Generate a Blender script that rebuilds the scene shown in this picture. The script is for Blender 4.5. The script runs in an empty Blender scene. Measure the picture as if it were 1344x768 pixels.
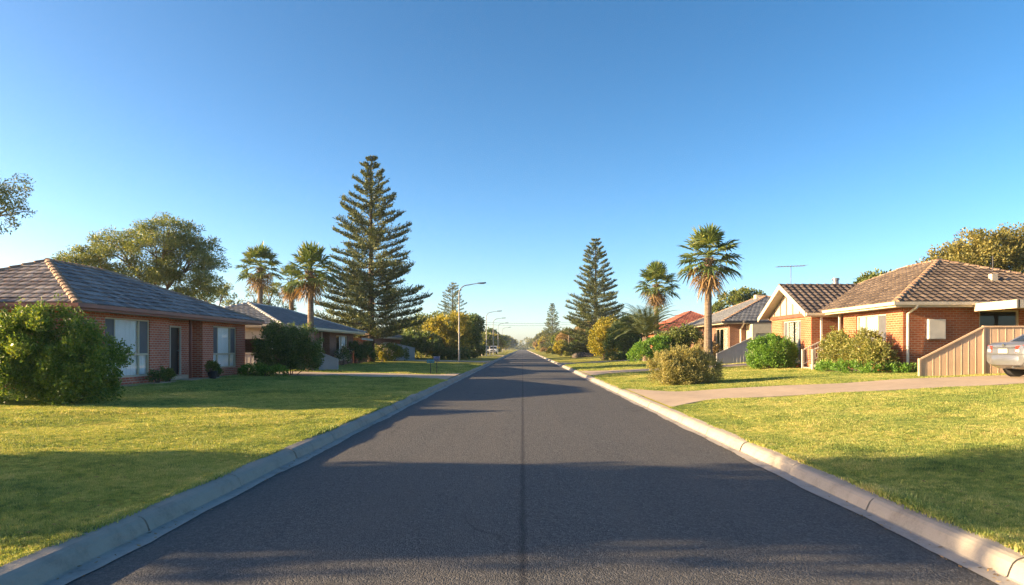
import bpy, math, random
import numpy as np
from mathutils import Vector, Matrix
R = math.radians
SC = bpy.context.scene
COL = SC.collection
F = 900.0            # focal length in pixels of the 1344-wide picture
VX, VY, H = 686.0, 457.0, 1.6

# ------------------------------------------------------------------ helpers
def link(o):
    COL.objects.link(o); return o

def tag(o, label=None, cat=None, group=None, kind=None):
    if label: o['label'] = label
    if cat: o['category'] = cat
    if group: o['group'] = group
    if kind: o['kind'] = kind
    return o

def thing(name, label, cat, loc=(0, 0, 0), group=None, rz=0.0):
    o = link(bpy.data.objects.new(name, None))
    o.empty_display_size = 0.3
    o.location = loc; o.rotation_euler = (0, 0, rz)
    return tag(o, label, cat, group)

def copy_tree(o, parent=None):
    c = o.copy(); COL.objects.link(c)
    if parent is not None: c.parent = parent
    for ch in list(o.children): copy_tree(ch, c)
    return c

def gz(x):
    """height of the ground across the street"""
    if x < -3.45:
        return 0.145 + 0.0185 * (min(-x, 16.0) - 3.45)
    if x > 3.6:
        return 0.145 + 0.0525 * (min(x, 15.0) - 3.6)
    return 0.0

def wx(px, Y): return (px - VX) / F * Y
def wz(py, Y): return H + (VY - py) / F * Y

class MB:
    def __init__(s): s.v = []; s.f = []
    def add(s, vs, fs):
        n = len(s.v); s.v += [tuple(v) for v in vs]; s.f += [tuple(i + n for i in f) for f in fs]
    def quad(s, a, b, c, d): s.add([a, b, c, d], [(0, 1, 2, 3)])
    def poly(s, pts): s.add(pts, [tuple(range(len(pts)))])
    def box(s, x0, x1, y0, y1, z0, z1):
        s.add([(x0, y0, z0), (x1, y0, z0), (x1, y1, z0), (x0, y1, z0), (x0, y0, z1), (x1, y0, z1), (x1, y1, z1), (x0, y1, z1)],
              [(0, 3, 2, 1), (4, 5, 6, 7), (0, 1, 5, 4), (1, 2, 6, 5), (2, 3, 7, 6), (3, 0, 4, 7)])
    def prism(s, poly, d):
        """closed prism: polygon (3D points) pushed by vector d"""
        n = len(poly); d = Vector(d)
        vs = [Vector(p) for p in poly] + [Vector(p) + d for p in poly]
        fs = [tuple(reversed(range(n))), tuple(range(n, 2 * n))]
        fs += [(i, (i + 1) % n, n + (i + 1) % n, n + i) for i in range(n)]
        s.add(vs, fs)
    def bar(s, a, b, w, h, up=(0, 0, 1)):
        a = Vector(a); b = Vector(b); d = (b - a).normalized(); up = Vector(up)
        sd = d.cross(up)
        if sd.length < 1e-4: sd = Vector((1, 0, 0))
        sd.normalize(); u = sd.cross(d)
        p = [a + sd * (i * w / 2) + u * (j * h / 2) for i, j in ((-1, -1), (1, -1), (1, 1), (-1, 1))]
        s.prism(p, b - a)
    def tube(s, pts, rad, n=8, cap=True):
        pts = [Vector(p) for p in pts]
        if not hasattr(rad, '__len__'): rad = [rad] * len(pts)
        base = len(s.v); ref = None
        for i, p in enumerate(pts):
            t = (pts[min(i + 1, len(pts) - 1)] - pts[max(i - 1, 0)]).normalized()
            if ref is None:
                ref = t.orthogonal().normalized()
            ref = (ref - t * ref.dot(t)).normalized(); b = t.cross(ref)
            for k in range(n):
                a = 2 * math.pi * k / n
                s.v.append(tuple(p + (ref * math.cos(a) + b * math.sin(a)) * rad[i]))
        for i in range(len(pts) - 1):
            for k in range(n):
                s.f.append((base + i * n + k, base + i * n + (k + 1) % n, base + (i + 1) * n + (k + 1) % n, base + (i + 1) * n + k))
        if cap:
            s.f.append(tuple(base + k for k in reversed(range(n))))
            s.f.append(tuple(base + (len(pts) - 1) * n + k for k in range(n)))
    def cyl(s, c, axis, r, h, n=20, r2=None):
        c = Vector(c); a = Vector(axis).normalized()
        s.tube([c - a * h / 2, c + a * h / 2], [r, r if r2 is None else r2], n)
    def build(s, name, mat, parent=None, smooth=False, org=None, bevel=0.0):
        me = bpy.data.meshes.new(name)
        o3 = org if org is not None else (tuple(parent.location) if parent is not None and parent.parent is None else (0, 0, 0))
        me.from_pydata([(v[0] - o3[0], v[1] - o3[1], v[2] - o3[2]) for v in s.v], [], s.f)
        me.materials.append(mat)
        if smooth: me.polygons.foreach_set('use_smooth', [True] * len(me.polygons))
        me.update()
        o = link(bpy.data.objects.new(name, me))
        if parent is not None: o.parent = parent
        elif org is not None: o.location = org
        if bevel:
            m = o.modifiers.new('bev', 'BEVEL'); m.width = bevel; m.segments = 2; m.limit_method = 'ANGLE'
        return o

def np_mesh(name, V, Q, mat, parent=None, org=(0, 0, 0), smooth=False):
    """V (n,3), Q (m,k) index array"""
    me = bpy.data.meshes.new(name)
    V = np.asarray(V, dtype=np.float32) - np.asarray(org, dtype=np.float32)
    Q = np.asarray(Q, dtype=np.int32); k = Q.shape[1]
    me.vertices.add(len(V)); me.vertices.foreach_set('co', V.ravel())
    me.loops.add(Q.size); me.loops.foreach_set('vertex_index', Q.ravel())
    me.polygons.add(len(Q))
    me.polygons.foreach_set('loop_start', np.arange(len(Q), dtype=np.int32) * k)
    if smooth: me.polygons.foreach_set('use_smooth', np.ones(len(Q), dtype=bool))
    me.materials.append(mat)
    me.update(calc_edges=True); me.validate()
    o = link(bpy.data.objects.new(name, me))
    if parent is not None: o.parent = parent
    else: o.location = org
    return o

# ------------------------------------------------------------------ materials
class NT:
    def __init__(s, name):
        s.m = bpy.data.materials.new(name); s.m.use_nodes = True
        s.t = s.m.node_tree; s.n = s.t.nodes; s.l = s.t.links
        s.n.clear(); s.out = s.n.new('ShaderNodeOutputMaterial')
    def new(s, typ, **kw):
        nd = s.n.new(typ)
        for k, v in kw.items():
            if k.startswith('i_'):
                key = k[2:]; key = int(key) if key.isdigit() else key.replace('_', ' ')
                nd.inputs[key].default_value = v
            else: setattr(nd, k, v)
        return nd
    def link(s, a, b): s.l.new(a, b)
    def noise(s, vec, scale, detail=4, rough=0.55):
        nd = s.new('ShaderNodeTexNoise', i_Scale=scale, i_Detail=detail, i_Roughness=rough)
        if vec is not None: s.link(vec, nd.inputs['Vector'])
        return nd.outputs['Fac']
    def ramp(s, fac, stops):
        nd = s.new('ShaderNodeValToRGB'); cr = nd.color_ramp
        while len(cr.elements) < len(stops): cr.elements.new(0.5)
        for e, (p, c) in zip(cr.elements, stops):
            e.position = p; e.color = (c[0], c[1], c[2], 1) if hasattr(c, '__len__') else (c, c, c, 1)
        s.link(fac, nd.inputs['Fac']); return nd.outputs['Color']
    def mix(s, fac, a, b, typ='MIX'):
        nd = s.new('ShaderNodeMix', data_type='RGBA', blend_type=typ)
        for i, v in ((0, fac), (6, a), (7, b)):
            if hasattr(v, 'links'): s.link(v, nd.inputs[i])
            elif i == 0: nd.inputs[0].default_value = v
            else: nd.inputs[i].default_value = (v[0], v[1], v[2], 1)
        return nd.outputs[2]
    def math(s, op, a, b=None):
        nd = s.new('ShaderNodeMath', operation=op)
        for i, v in ((0, a), (1, b)):
            if v is None: continue
            if hasattr(v, 'links'): s.link(v, nd.inputs[i])
            else: nd.inputs[i].default_value = v
        return nd.outputs[0]
    def bump(s, h, strength=0.3, dist=0.02):
        nd = s.new('ShaderNodeBump', i_Strength=strength, i_Distance=dist)
        s.link(h, nd.inputs['Height']); return nd.outputs['Normal']
    def bsdf(s, col, rough=0.8, metal=0.0, normal=None, spec=0.5):
        p = s.new('ShaderNodeBsdfPrincipled')
        if hasattr(col, 'links'): s.link(col, p.inputs['Base Color'])
        else: p.inputs['Base Color'].default_value = (*col, 1)
        if hasattr(rough, 'links'): s.link(rough, p.inputs['Roughness'])
        else: p.inputs['Roughness'].default_value = rough
        p.inputs['Metallic'].default_value = metal
        p.inputs['Specular IOR Level'].default_value = spec
        if normal is not None: s.link(normal, p.inputs['Normal'])
        s.link(p.outputs[0], s.out.inputs['Surface']); return p
    def pos(s): return s.new('ShaderNodeNewGeometry').outputs['Position']

def paint(name, col, rough=0.55, dirt=0.12, metal=0.0, scale=3.0, spec=0.4):
    t = NT(name); P = t.pos()
    n = t.noise(P, scale, 5); n2 = t.noise(P, scale * 14, 3)
    f = t.math('ADD', t.math('MULTIPLY', n, 0.7), t.math('MULTIPLY', n2, 0.3))
    c = t.ramp(f, [(0.3, [x * (1 - dirt * 1.6) for x in col]), (0.65, [min(1, x * (1 + dirt * 0.4)) for x in col])])
    t.bsdf(c, rough, metal, t.bump(n2, 0.08, 0.005), spec); return t.m

def leafmat(name, c1, c2, c3, trans=0.35, rough=0.5, tcol=(1.5, 1.35, 0.55), clump=1.2):
    """leaf colours c1..c3, spread leaf by leaf and clump by clump; trans = share of light let through"""
    t = NT(name)
    g = t.new('ShaderNodeNewGeometry')
    rnd = g.outputs['Random Per Island']
    n = t.noise(g.outputs['Position'], clump, 3)
    f = t.math('ADD', t.math('MULTIPLY', rnd, 0.55), t.math('MULTIPLY', n, 0.55))
    c = t.ramp(f, [(q, [x * 1.75 for x in k]) for q, k in ((0.15, c1), (0.52, c2), (0.9, c3))])
    p = t.new('ShaderNodeBsdfPrincipled', i_Roughness=rough); t.link(c, p.inputs['Base Color'])
    p.inputs['Specular IOR Level'].default_value = 0.3
    tr = t.new('ShaderNodeBsdfTranslucent')
    t.link(t.mix(1.0, c, tcol, 'MULTIPLY'), tr.inputs['Color'])
    mx = t.new('ShaderNodeMixShader', i_Fac=trans)
    t.link(p.outputs[0], mx.inputs[1]); t.link(tr.outputs[0], mx.inputs[2])
    t.link(mx.outputs[0], t.out.inputs['Surface']); return t.m

def brick(name, c1, c2, mortar, bw=0.24, rh=0.086):
    t = NT(name); g = t.new('ShaderNodeNewGeometry')
    sp = t.new('ShaderNodeSeparateXYZ'); t.link(g.outputs['Position'], sp.inputs[0])
    sn = t.new('ShaderNodeSeparateXYZ'); t.link(g.outputs['True Normal'], sn.inputs[0])
    isx = t.math('GREATER_THAN', t.math('ABSOLUTE', sn.outputs[0]), 0.6)
    u = t.new('ShaderNodeMix', data_type='FLOAT'); t.link(isx, u.inputs[0]); t.link(sp.outputs[0], u.inputs[2]); t.link(sp.outputs[1], u.inputs[3])
    cv = t.new('ShaderNodeCombineXYZ'); t.link(u.outputs[0], cv.inputs[0]); t.link(sp.outputs[2], cv.inputs[1])
    b = t.new('ShaderNodeTexBrick'); t.link(cv.outputs[0], b.inputs['Vector'])
    b.inputs['Scale'].default_value = 1.0; b.inputs['Brick Width'].default_value = bw; b.inputs['Row Height'].default_value = rh
    b.inputs['Mortar Size'].default_value = 0.014; b.inputs['Mortar Smooth'].default_value = 0.2; b.inputs['Bias'].default_value = 0.0
    b.inputs['Color1'].default_value = (*c1, 1); b.inputs['Color2'].default_value = (*c2, 1); b.inputs['Mortar'].default_value = (*mortar, 1)
    n = t.noise(g.outputs['Position'], 1.1, 5); n2 = t.noise(g.outputs['Position'], 60, 3)
    c = t.mix(t.ramp(n, [(0.35, 0.0), (0.75, 0.45)]), b.outputs['Color'], [x * 0.55 for x in c1])
    c = t.mix(t.ramp(n2, [(0.35, 0.0), (0.8, 0.25)]), c, [min(1, x * 1.5) for x in c2])
    inv = t.math('SUBTRACT', 1.0, b.outputs['Fac'])
    hh = t.math('ADD', inv, t.math('MULTIPLY', n2, 0.4))
    t.bsdf(c, 0.9, 0, t.bump(hh, 0.6, 0.012), 0.2); return t.m

def rooftile(name, c1, c2, c3, lichen=None, rough=0.75, amount=0.5):
    t = NT(name); g = t.new('ShaderNodeNewGeometry')
    n = t.noise(g.outputs['Position'], 0.9, 5, 0.65); n2 = t.noise(g.outputs['Position'], 16, 4, 0.7)
    f = t.math('ADD', t.math('MULTIPLY', g.outputs['Random Per Island'], 0.6), t.math('MULTIPLY', n, 0.45))
    c = t.ramp(f, [(0.15, c1), (0.5, c2), (0.9, c3)])
    if lichen:
        m = t.math('MULTIPLY', t.ramp(n2, [(0.50, 0.0), (0.66, 1.0)]), amount)
        c = t.mix(m, c, lichen)
    t.bsdf(c, rough, 0, t.bump(n2, 0.35, 0.012), 0.35); return t.m

def M_():
    M = {}
    # asphalt ------------------------------------------------------------
    t = NT('asphalt'); P = t.pos()
    vo = t.new('ShaderNodeTexVoronoi', i_Scale=80.0); t.link(P, vo.inputs['Vector'])
    vo2 = t.new('ShaderNodeTexVoronoi', i_Scale=42.0); t.link(P, vo2.inputs['Vector'])
    sep = t.new('ShaderNodeSeparateXYZ'); t.link(P, sep.inputs[0])
    stones = t.new('ShaderNodeRGBToBW'); t.link(vo.outputs['Color'], stones.inputs[0])
    stones2 = t.new('ShaderNodeRGBToBW'); t.link(vo2.outputs['Color'], stones2.inputs[0])
    big = t.noise(P, 0.22, 6, 0.6)
    mp = t.new('ShaderNodeMapping'); mp.inputs['Scale'].default_value = (1.6, 0.05, 1); t.link(P, mp.inputs[0])
    wear = t.noise(mp.outputs[0], 1.0, 4)
    f = t.math('ADD', t.math('MULTIPLY', stones.outputs[0], 0.42), t.math('ADD', t.math('MULTIPLY', stones2.outputs[0], 0.40), t.math('MULTIPLY', big, 0.18)))
    c = t.ramp(f, [(0.12, (0.022, 0.0222, 0.022)), (0.42, (0.052, 0.0525, 0.051)), (0.68, (0.100, 0.099, 0.095)), (0.95, (0.21, 0.204, 0.19))])
    c = t.mix(t.ramp(wear, [(0.38, 0.0), (0.72, 0.5)]), c, (0.095, 0.088, 0.079))
    # longitudinal construction joint along the crown
    wob = t.math('MULTIPLY', t.math('SUBTRACT', t.noise(P, 2.5, 3), 0.5), 0.05)
    ax = t.math('ABSOLUTE', t.math('ADD', sep.outputs[0], wob))
    seam = t.ramp(ax, [(0.008, 1.0), (0.045, 0.0)])
    c = t.mix(t.math('MULTIPLY', seam, 0.7), c, (0.014, 0.013, 0.014))
    # fine cracks, sealed here and there
    mp2 = t.new('ShaderNodeMapping'); mp2.inputs['Scale'].default_value = (0.35, 0.16, 1); t.link(P, mp2.inputs[0])
    dn = t.new('ShaderNodeTexNoise', i_Scale=1.5, i_Detail=5.0); t.link(P, dn.inputs['Vector'])
    warp = t.mix(0.18, mp2.outputs[0], dn.outputs['Color'], 'ADD')
    ve = t.new('ShaderNodeTexVoronoi', feature='DISTANCE_TO_EDGE', i_Scale=0.9); t.link(warp, ve.inputs['Vector'])
    crack = t.math('MULTIPLY', t.ramp(ve.outputs['Distance'], [(0.0, 1.0), (0.006, 0.0)]), t.ramp(t.noise(P, 0.3, 2), [(0.5, 0.0), (0.62, 0.8)]))
    c = t.mix(crack, c, (0.016, 0.015, 0.015))
    h = t.math('SUBTRACT', 1.0, vo.outputs['Distance'])
    h = t.math('ADD', h, t.math('MULTIPLY', vo2.outputs['Distance'], -0.6))
    t.bsdf(c, 0.82, 0, t.bump(h, 0.6, 0.010), 0.35); M['asphalt'] = t.m
    # concrete -----------------------------------------------------------
    def conc(name, col, sc=1.0, stain=0.4):
        t = NT(name); P = t.pos()
        a = t.noise(P, 0.9 * sc, 6, 0.65); b = t.noise(P, 45 * sc, 4, 0.7); d = t.noise(P, 6 * sc, 5, 0.6)
        f = t.math('ADD', t.math('MULTIPLY', a, 0.45), t.math('ADD', t.math('MULTIPLY', d, 0.35), t.math('MULTIPLY', b, 0.2)))
        c = t.ramp(f, [(0.28, [x * (1 - stain) for x in col]), (0.5, col), (0.72, [x * 1.18 for x in col])])
        c = t.mix(t.ramp(b, [(0.6, 0.0), (0.72, 0.35)]), c, [x * 0.45 for x in col])
        t.bsdf(c, 0.88, 0, t.bump(t.math('ADD', b, d), 0.35, 0.01), 0.3); return t.m
    M['kerb'] = conc('kerb_concrete', (0.30, 0.27, 0.225), 1.0, 0.55)
    M['gutter'] = conc('gutter_concrete', (0.34, 0.315, 0.28), 1.0, 0.6)
    M['drive'] = conc('driveway_concrete', (0.40, 0.315, 0.225), 0.8, 0.28)
    M['joint'] = paint('joint_dark', (0.05, 0.045, 0.04), 0.95)
    # lawn soil / thatch ---------------------------------------------------
    t = NT('lawn_thatch'); P = t.pos()
    a = t.noise(P, 0.35, 6, 0.6); b = t.noise(P, 9, 5, 0.7); d = t.noise(P, 70, 4, 0.7)
    f = t.math('ADD', t.math('MULTIPLY', a, 0.35), t.math('ADD', t.math('MULTIPLY', b, 0.3), t.math('MULTIPLY', d, 0.35)))
    c = t.ramp(f, [(0.3, (0.12, 0.135, 0.026)), (0.5, (0.26, 0.25, 0.045)), (0.7, (0.42, 0.36, 0.09))])
    t.bsdf(c, 0.95, 0, t.bump(t.math('ADD', d, b), 1.0, 0.03), 0.1); M['thatch'] = t.m
    # grass blade ----------------------------------------------------------
    t = NT('grass_blade'); oi = t.new('ShaderNodeObjectInfo'); g = t.new('ShaderNodeNewGeometry')
    a = t.noise(oi.outputs['Location'], 0.45, 5, 0.6); a2 = t.noise(oi.outputs['Location'], 3.0, 3, 0.6); a3 = t.noise(oi.outputs['Location'], 13.0, 2, 0.6)
    f = t.math('ADD', t.math('MULTIPLY', a, 0.85), t.math('ADD', t.math('MULTIPLY', a2, 0.55), t.math('ADD', t.math('MULTIPLY', g.outputs['Random Per Island'], 0.30), t.math('ADD', t.math('MULTIPLY', a3, 1.15), -0.94))))
    c = t.ramp(f, [(0.18, (0.075, 0.135, 0.045)), (0.44, (0.25, 0.33, 0.085)), (0.62, (0.43, 0.44, 0.135)), (0.86, (0.64, 0.55, 0.25))])
    p = t.new('ShaderNodeBsdfPrincipled', i_Roughness=0.6); t.link(c, p.inputs['Base Color']); p.inputs['Specular IOR Level'].default_value = 0.25
    tr = t.new('ShaderNodeBsdfTranslucent'); t.link(t.mix(1.0, c, (1.3, 1.2, 0.5), 'MULTIPLY'), tr.inputs['Color'])
    mx = t.new('ShaderNodeMixShader', i_Fac=0.35); t.link(p.outputs[0], mx.inputs[1]); t.link(tr.outputs[0], mx.inputs[2])
    t.link(mx.outputs[0], t.out.inputs['Surface']); M['blade'] = t.m
    # masonry, roofs, paint -------------------------------------------------
    M['brick_red'] = brick('red_brick', (0.38, 0.095, 0.05), (0.52, 0.155, 0.08), (0.46, 0.36, 0.29))
    M['brick_orange'] = brick('orange_brick', (0.27, 0.072, 0.030), (0.40, 0.120, 0.048), (0.36, 0.25, 0.165))
    M['brick_brown'] = brick('brown_brick', (0.16, 0.070, 0.045), (0.24, 0.11, 0.07), (0.24, 0.18, 0.14))
    M['tile_grey'] = rooftile('grey_tile', (0.070, 0.068, 0.070), (0.155, 0.150, 0.150), (0.31, 0.295, 0.28), (0.26, 0.125, 0.075), 0.6, 0.85)
    M['tile_slate'] = rooftile('slate_tile', (0.09, 0.10, 0.115), (0.14, 0.15, 0.165), (0.19, 0.20, 0.21), (0.22, 0.2, 0.17), 0.6, 0.3)
    M['tile_tan'] = rooftile('tan_tile', (0.062, 0.048, 0.038), (0.112, 0.086, 0.065), (0.18, 0.14, 0.105), (0.075, 0.055, 0.04), 0.6, 0.5)
    M['tile_dark'] = rooftile('dark_tile', (0.062, 0.050, 0.043), (0.10, 0.08, 0.066), (0.155, 0.122, 0.10), (0.08, 0.07, 0.06), 0.6, 0.4)
    M['tile_red'] = rooftile('red_tile', (0.22, 0.07, 0.045), (0.32, 0.10, 0.06), (0.40, 0.15, 0.09), (0.15, 0.06, 0.045), 0.7, 0.4)
    M['cap_terracotta'] = rooftile('cap_terracotta', (0.20, 0.125, 0.08), (0.29, 0.19, 0.12), (0.37, 0.25, 0.16), (0.16, 0.13, 0.11), 0.75, 0.5)
    M['cap_pale'] = rooftile('cap_pale', (0.32, 0.31, 0.29), (0.42, 0.41, 0.39), (0.5, 0.49, 0.46), (0.2, 0.18, 0.16), 0.75, 0.3)
    M['fascia_red'] = paint('fascia_red', (0.23, 0.075, 0.055), 0.4)
    M['cream'] = paint('cream_paint', (0.56, 0.475, 0.34), 0.5, 0.12)
    M['white'] = paint('white_paint', (0.62, 0.57, 0.48), 0.5, 0.12)
    M['gable_board'] = paint('gable_board', (0.42, 0.36, 0.285), 0.6, 0.12)
    M['soffit'] = paint('soffit_board', (0.50, 0.44, 0.36), 0.7, 0.1)
    M['timber_brown'] = paint('brown_timber', (0.16, 0.085, 0.05), 0.5, 0.2)
    M['door_dark'] = paint('dark_door', (0.035, 0.026, 0.022), 0.45, 0.2)
    M['inner_dark'] = paint('room_plaster', (0.22, 0.20, 0.18), 0.9)
    M['flyscreen'] = paint('fly_screen', (0.10, 0.105, 0.115), 0.6, 0.15)
    t = NT('curtain_fabric'); P = t.pos()
    n = t.noise(P, 5, 3); c = t.ramp(n, [(0.3, (0.84, 0.84, 0.83)), (0.7, (0.90, 0.90, 0.89))])
    d1 = t.new('ShaderNodeBsdfDiffuse'); t.link(c, d1.inputs[0]); d2 = t.new('ShaderNodeBsdfTranslucent'); t.link(c, d2.inputs[0])
    mx = t.new('ShaderNodeMixShader', i_Fac=0.06); t.link(d1.outputs[0], mx.inputs[1]); t.link(d2.outputs[0], mx.inputs[2]); t.link(mx.outputs[0], t.out.inputs[0])
    M['curtain'] = t.m
    t = NT('window_glass'); gl = t.new('ShaderNodeBsdfGlossy', i_Roughness=0.015); gl.inputs[0].default_value = (0.9, 0.95, 1, 1)
    tp = t.new('ShaderNodeBsdfTransparent'); tp.inputs[0].default_value = (0.96, 0.98, 0.98, 1)
    lw = t.new('ShaderNodeFresnel', i_IOR=1.55); fa = t.math('MULTIPLY', lw.outputs[0], 0.75)
    mx = t.new('ShaderNodeMixShader'); t.link(fa, mx.inputs[0]); t.link(tp.outputs[0], mx.inputs[1]); t.link(gl.outputs[0], mx.inputs[2]); t.link(mx.outputs[0], t.out.inputs[0])
    M['glass'] = t.m
    M['steel_tan'] = paint('tan_steel_sheet', (0.46, 0.33, 0.215), 0.6, 0.1, 0, 2)
    M['steel_grey'] = paint('grey_steel_sheet', (0.36, 0.35, 0.33), 0.45, 0.1, 0, 2)
    M['steel_pale'] = paint('pale_blue_grey_sheet', (0.36, 0.41, 0.43), 0.45, 0.1, 0, 2)
    M['galv'] = paint('galvanised_steel', (0.30, 0.30, 0.295), 0.45, 0.15, 0.6, 4)
    M['dark_metal'] = paint('dark_metal', (0.06, 0.06, 0.065), 0.5, 0.2, 0.3)
    M['aerial'] = paint('aerial_aluminium', (0.30, 0.30, 0.31), 0.4, 0.1, 0.7)
    M['teal'] = paint('teal_enamel', (0.06, 0.20, 0.23), 0.4, 0.2)
    M['blue_grey'] = paint('blue_grey_enamel', (0.10, 0.12, 0.19), 0.45, 0.2)
    M['lamp_glass'] = paint('lamp_lens', (0.55, 0.55, 0.52), 0.25, 0.05)
    M['rock'] = conc('rock', (0.085, 0.072, 0.06), 0.7, 0.5)
    M['pot'] = paint('dark_glazed_pot', (0.03, 0.03, 0.04), 0.3)
    # bark --------------------------------------------------------------------
    def bark(name, a, b, sc, sz):
        t = NT(name); P = t.pos(); mp = t.new('ShaderNodeMapping'); mp.inputs['Scale'].default_value = sz; t.link(P, mp.inputs[0])
        n = t.noise(mp.outputs[0], sc, 6, 0.7)
        t.bsdf(t.ramp(n, [(0.3, a), (0.7, b)]), 0.95, 0, t.bump(n, 1.0, 0.05), 0.1); return t.m
    M['bark'] = bark('grey_bark', (0.06, 0.048, 0.038), (0.20, 0.165, 0.13), 4, (1, 1, 0.3))
    M['bark_gum'] = bark('gum_bark', (0.10, 0.075, 0.055), (0.26, 0.205, 0.155), 3, (1, 1, 0.25))
    M['bark_palm'] = bark('palm_bark', (0.10, 0.075, 0.055), (0.27, 0.21, 0.155), 3, (0.6, 0.6, 5))
    M['bark_pine'] = bark('pine_bark', (0.035, 0.027, 0.022), (0.11, 0.08, 0.06), 4, (1, 1, 1.5))
    # leaves --------------------------------------------------------------------
    M['lf_laurel'] = leafmat('laurel_leaf', (0.024, 0.052, 0.010), (0.064, 0.112, 0.020), (0.160, 0.185, 0.032), 0.3, 0.35)
    M['lf_dark'] = leafmat('dark_leaf', (0.020, 0.044, 0.014), (0.048, 0.082, 0.022), (0.105, 0.130, 0.034), 0.28, 0.45)
    M['lf_gum'] = leafmat('gum_leaf', (0.032, 0.054, 0.020), (0.076, 0.106, 0.038), (0.165, 0.165, 0.052), 0.3, 0.5)
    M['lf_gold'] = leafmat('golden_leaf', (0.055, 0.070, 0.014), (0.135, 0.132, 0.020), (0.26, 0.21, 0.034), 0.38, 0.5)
    M['lf_mid'] = leafmat('mid_green_leaf', (0.030, 0.052, 0.014), (0.065, 0.090, 0.022), (0.120, 0.125, 0.034), 0.32, 0.5)
    M['lf_bright'] = leafmat('bright_green_leaf', (0.035, 0.085, 0.012), (0.065, 0.14, 0.020), (0.12, 0.19, 0.032), 0.35, 0.45)
    M['lf_olive'] = leafmat('olive_leaf', (0.075, 0.084, 0.030), (0.155, 0.15, 0.055), (0.26, 0.225, 0.095), 0.3, 0.6)
    M['lf_var'] = leafmat('variegated_leaf', (0.035, 0.055, 0.012), (0.095, 0.108, 0.024), (0.26, 0.235, 0.09), 0.33, 0.5)
    M['lf_rust'] = leafmat('rusty_leaf', (0.075, 0.055, 0.025), (0.14, 0.10, 0.045), (0.20, 0.145, 0.07), 0.3, 0.6)
    M['lf_olive2'] = leafmat('olive_gum_leaf', (0.045, 0.052, 0.016), (0.10, 0.098, 0.028), (0.19, 0.155, 0.042), 0.3, 0.55)
    M['lf_pine'] = leafmat('pine_needle', (0.016, 0.030, 0.013), (0.046, 0.064, 0.022), (0.11, 0.115, 0.032), 0.15, 0.55, clump=0.6)
    M['lf_palm'] = leafmat('palm_leaf', (0.024, 0.044, 0.012), (0.056, 0.085, 0.022), (0.125, 0.135, 0.038), 0.28, 0.45)
    M['lf_date'] = leafmat('date_leaf', (0.030, 0.045, 0.022), (0.06, 0.08, 0.035), (0.10, 0.115, 0.05), 0.2, 0.5)
    M['lf_dead'] = leafmat('dead_frond', (0.06, 0.038, 0.018), (0.125, 0.082, 0.036), (0.22, 0.15, 0.066), 0.25, 0.7, (1.2, 1.0, 0.6))
    M['lf_far'] = leafmat('far_leaf', (0.035, 0.048, 0.020), (0.065, 0.078, 0.030), (0.12, 0.11, 0.04), 0.2, 0.6, clump=0.1)
    M['petal'] = leafmat('pale_petal', (0.28, 0.20, 0.20), (0.42, 0.33, 0.32), (0.55, 0.47, 0.44), 0.3, 0.6)
    return M
M = M_()

# ------------------------------------------------------------------ foliage
def unit(a): return a / np.maximum(np.linalg.norm(a, axis=1, keepdims=True), 1e-6)

def leaf_arrays(P, out, L, W, rng, bias=0.8, up=0.15, droop=0.0):
    n = len(P)
    a = unit(out * bias + rng.normal(0, 0.75, (n, 3)) + np.array([0, 0, up - droop]))
    s = unit(np.cross(a, rng.normal(0, 1, (n, 3))))
    nn = np.cross(a, s)
    l = (L * rng.uniform(0.6, 1.3, n))[:, None]; w = (W * rng.uniform(0.7, 1.25, n))[:, None]
    V = np.stack([P, P + a * l * 0.5 + s * w * 0.5 - nn * w * 0.18, P + a * l, P + a * l * 0.5 - s * w * 0.5 - nn * w * 0.18], 1).reshape(-1, 3)
    Q = np.arange(4 * n).reshape(-1, 4)
    return V, Q

def sphere_dirs(n, rng): return unit(rng.normal(0, 1, (n, 3)))

def lobes_to_clumps(lobes, n, rng, fill=0.25, bottom=-0.5):
    """lobes: (x,y,z,rx,ry,rz) -> clump centres spread over the lobes' skins"""
    w = np.array([l[3] * l[4] + l[3] * l[5] + l[4] * l[5] for l in lobes]); w = w / w.sum()
    out = []
    for l, k in zip(lobes, rng.multinomial(n, w)):
        d = sphere_dirs(k * 3, rng); d = d[d[:, 2] > bottom][:k]
        r = np.where(rng.random(len(d)) < fill, rng.uniform(0.25, 0.8, len(d)), rng.uniform(0.8, 1.0, len(d)))[:, None]
        out.append(np.concatenate([np.array(l[:3]) + d * r * np.array(l[3:6]), d], 1))
    return np.concatenate(out)

def clump_leaves(cl, cr, per, L, W, rng, flat=1.0, bias=0.8, up=0.15, droop=0.0):
    n = len(cl)
    rr = cr * rng.uniform(0.55, 1.35, n)
    idx = np.repeat(np.arange(n), np.maximum(3, (per * (rr / cr) ** 2)).astype(int))
    d = sphere_dirs(len(idx), rng)
    r = rr[idx][:, None] * (rng.random(len(idx)) ** 0.5)[:, None]
    P = cl[idx, :3] + d * r * np.array([1, 1, flat])
    return leaf_arrays(P, unit(d * 0.6 + cl[idx, 3:] * 0.7), L, W, rng, bias, up, droop)

def keep_above(V, Q, z):
    ok = V.reshape(-1, 4, 3)[:, :, 2].min(1) > z
    V = V.reshape(-1, 4, 3)[ok].reshape(-1, 3); return V, np.arange(len(V)).reshape(-1, 4)

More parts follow.
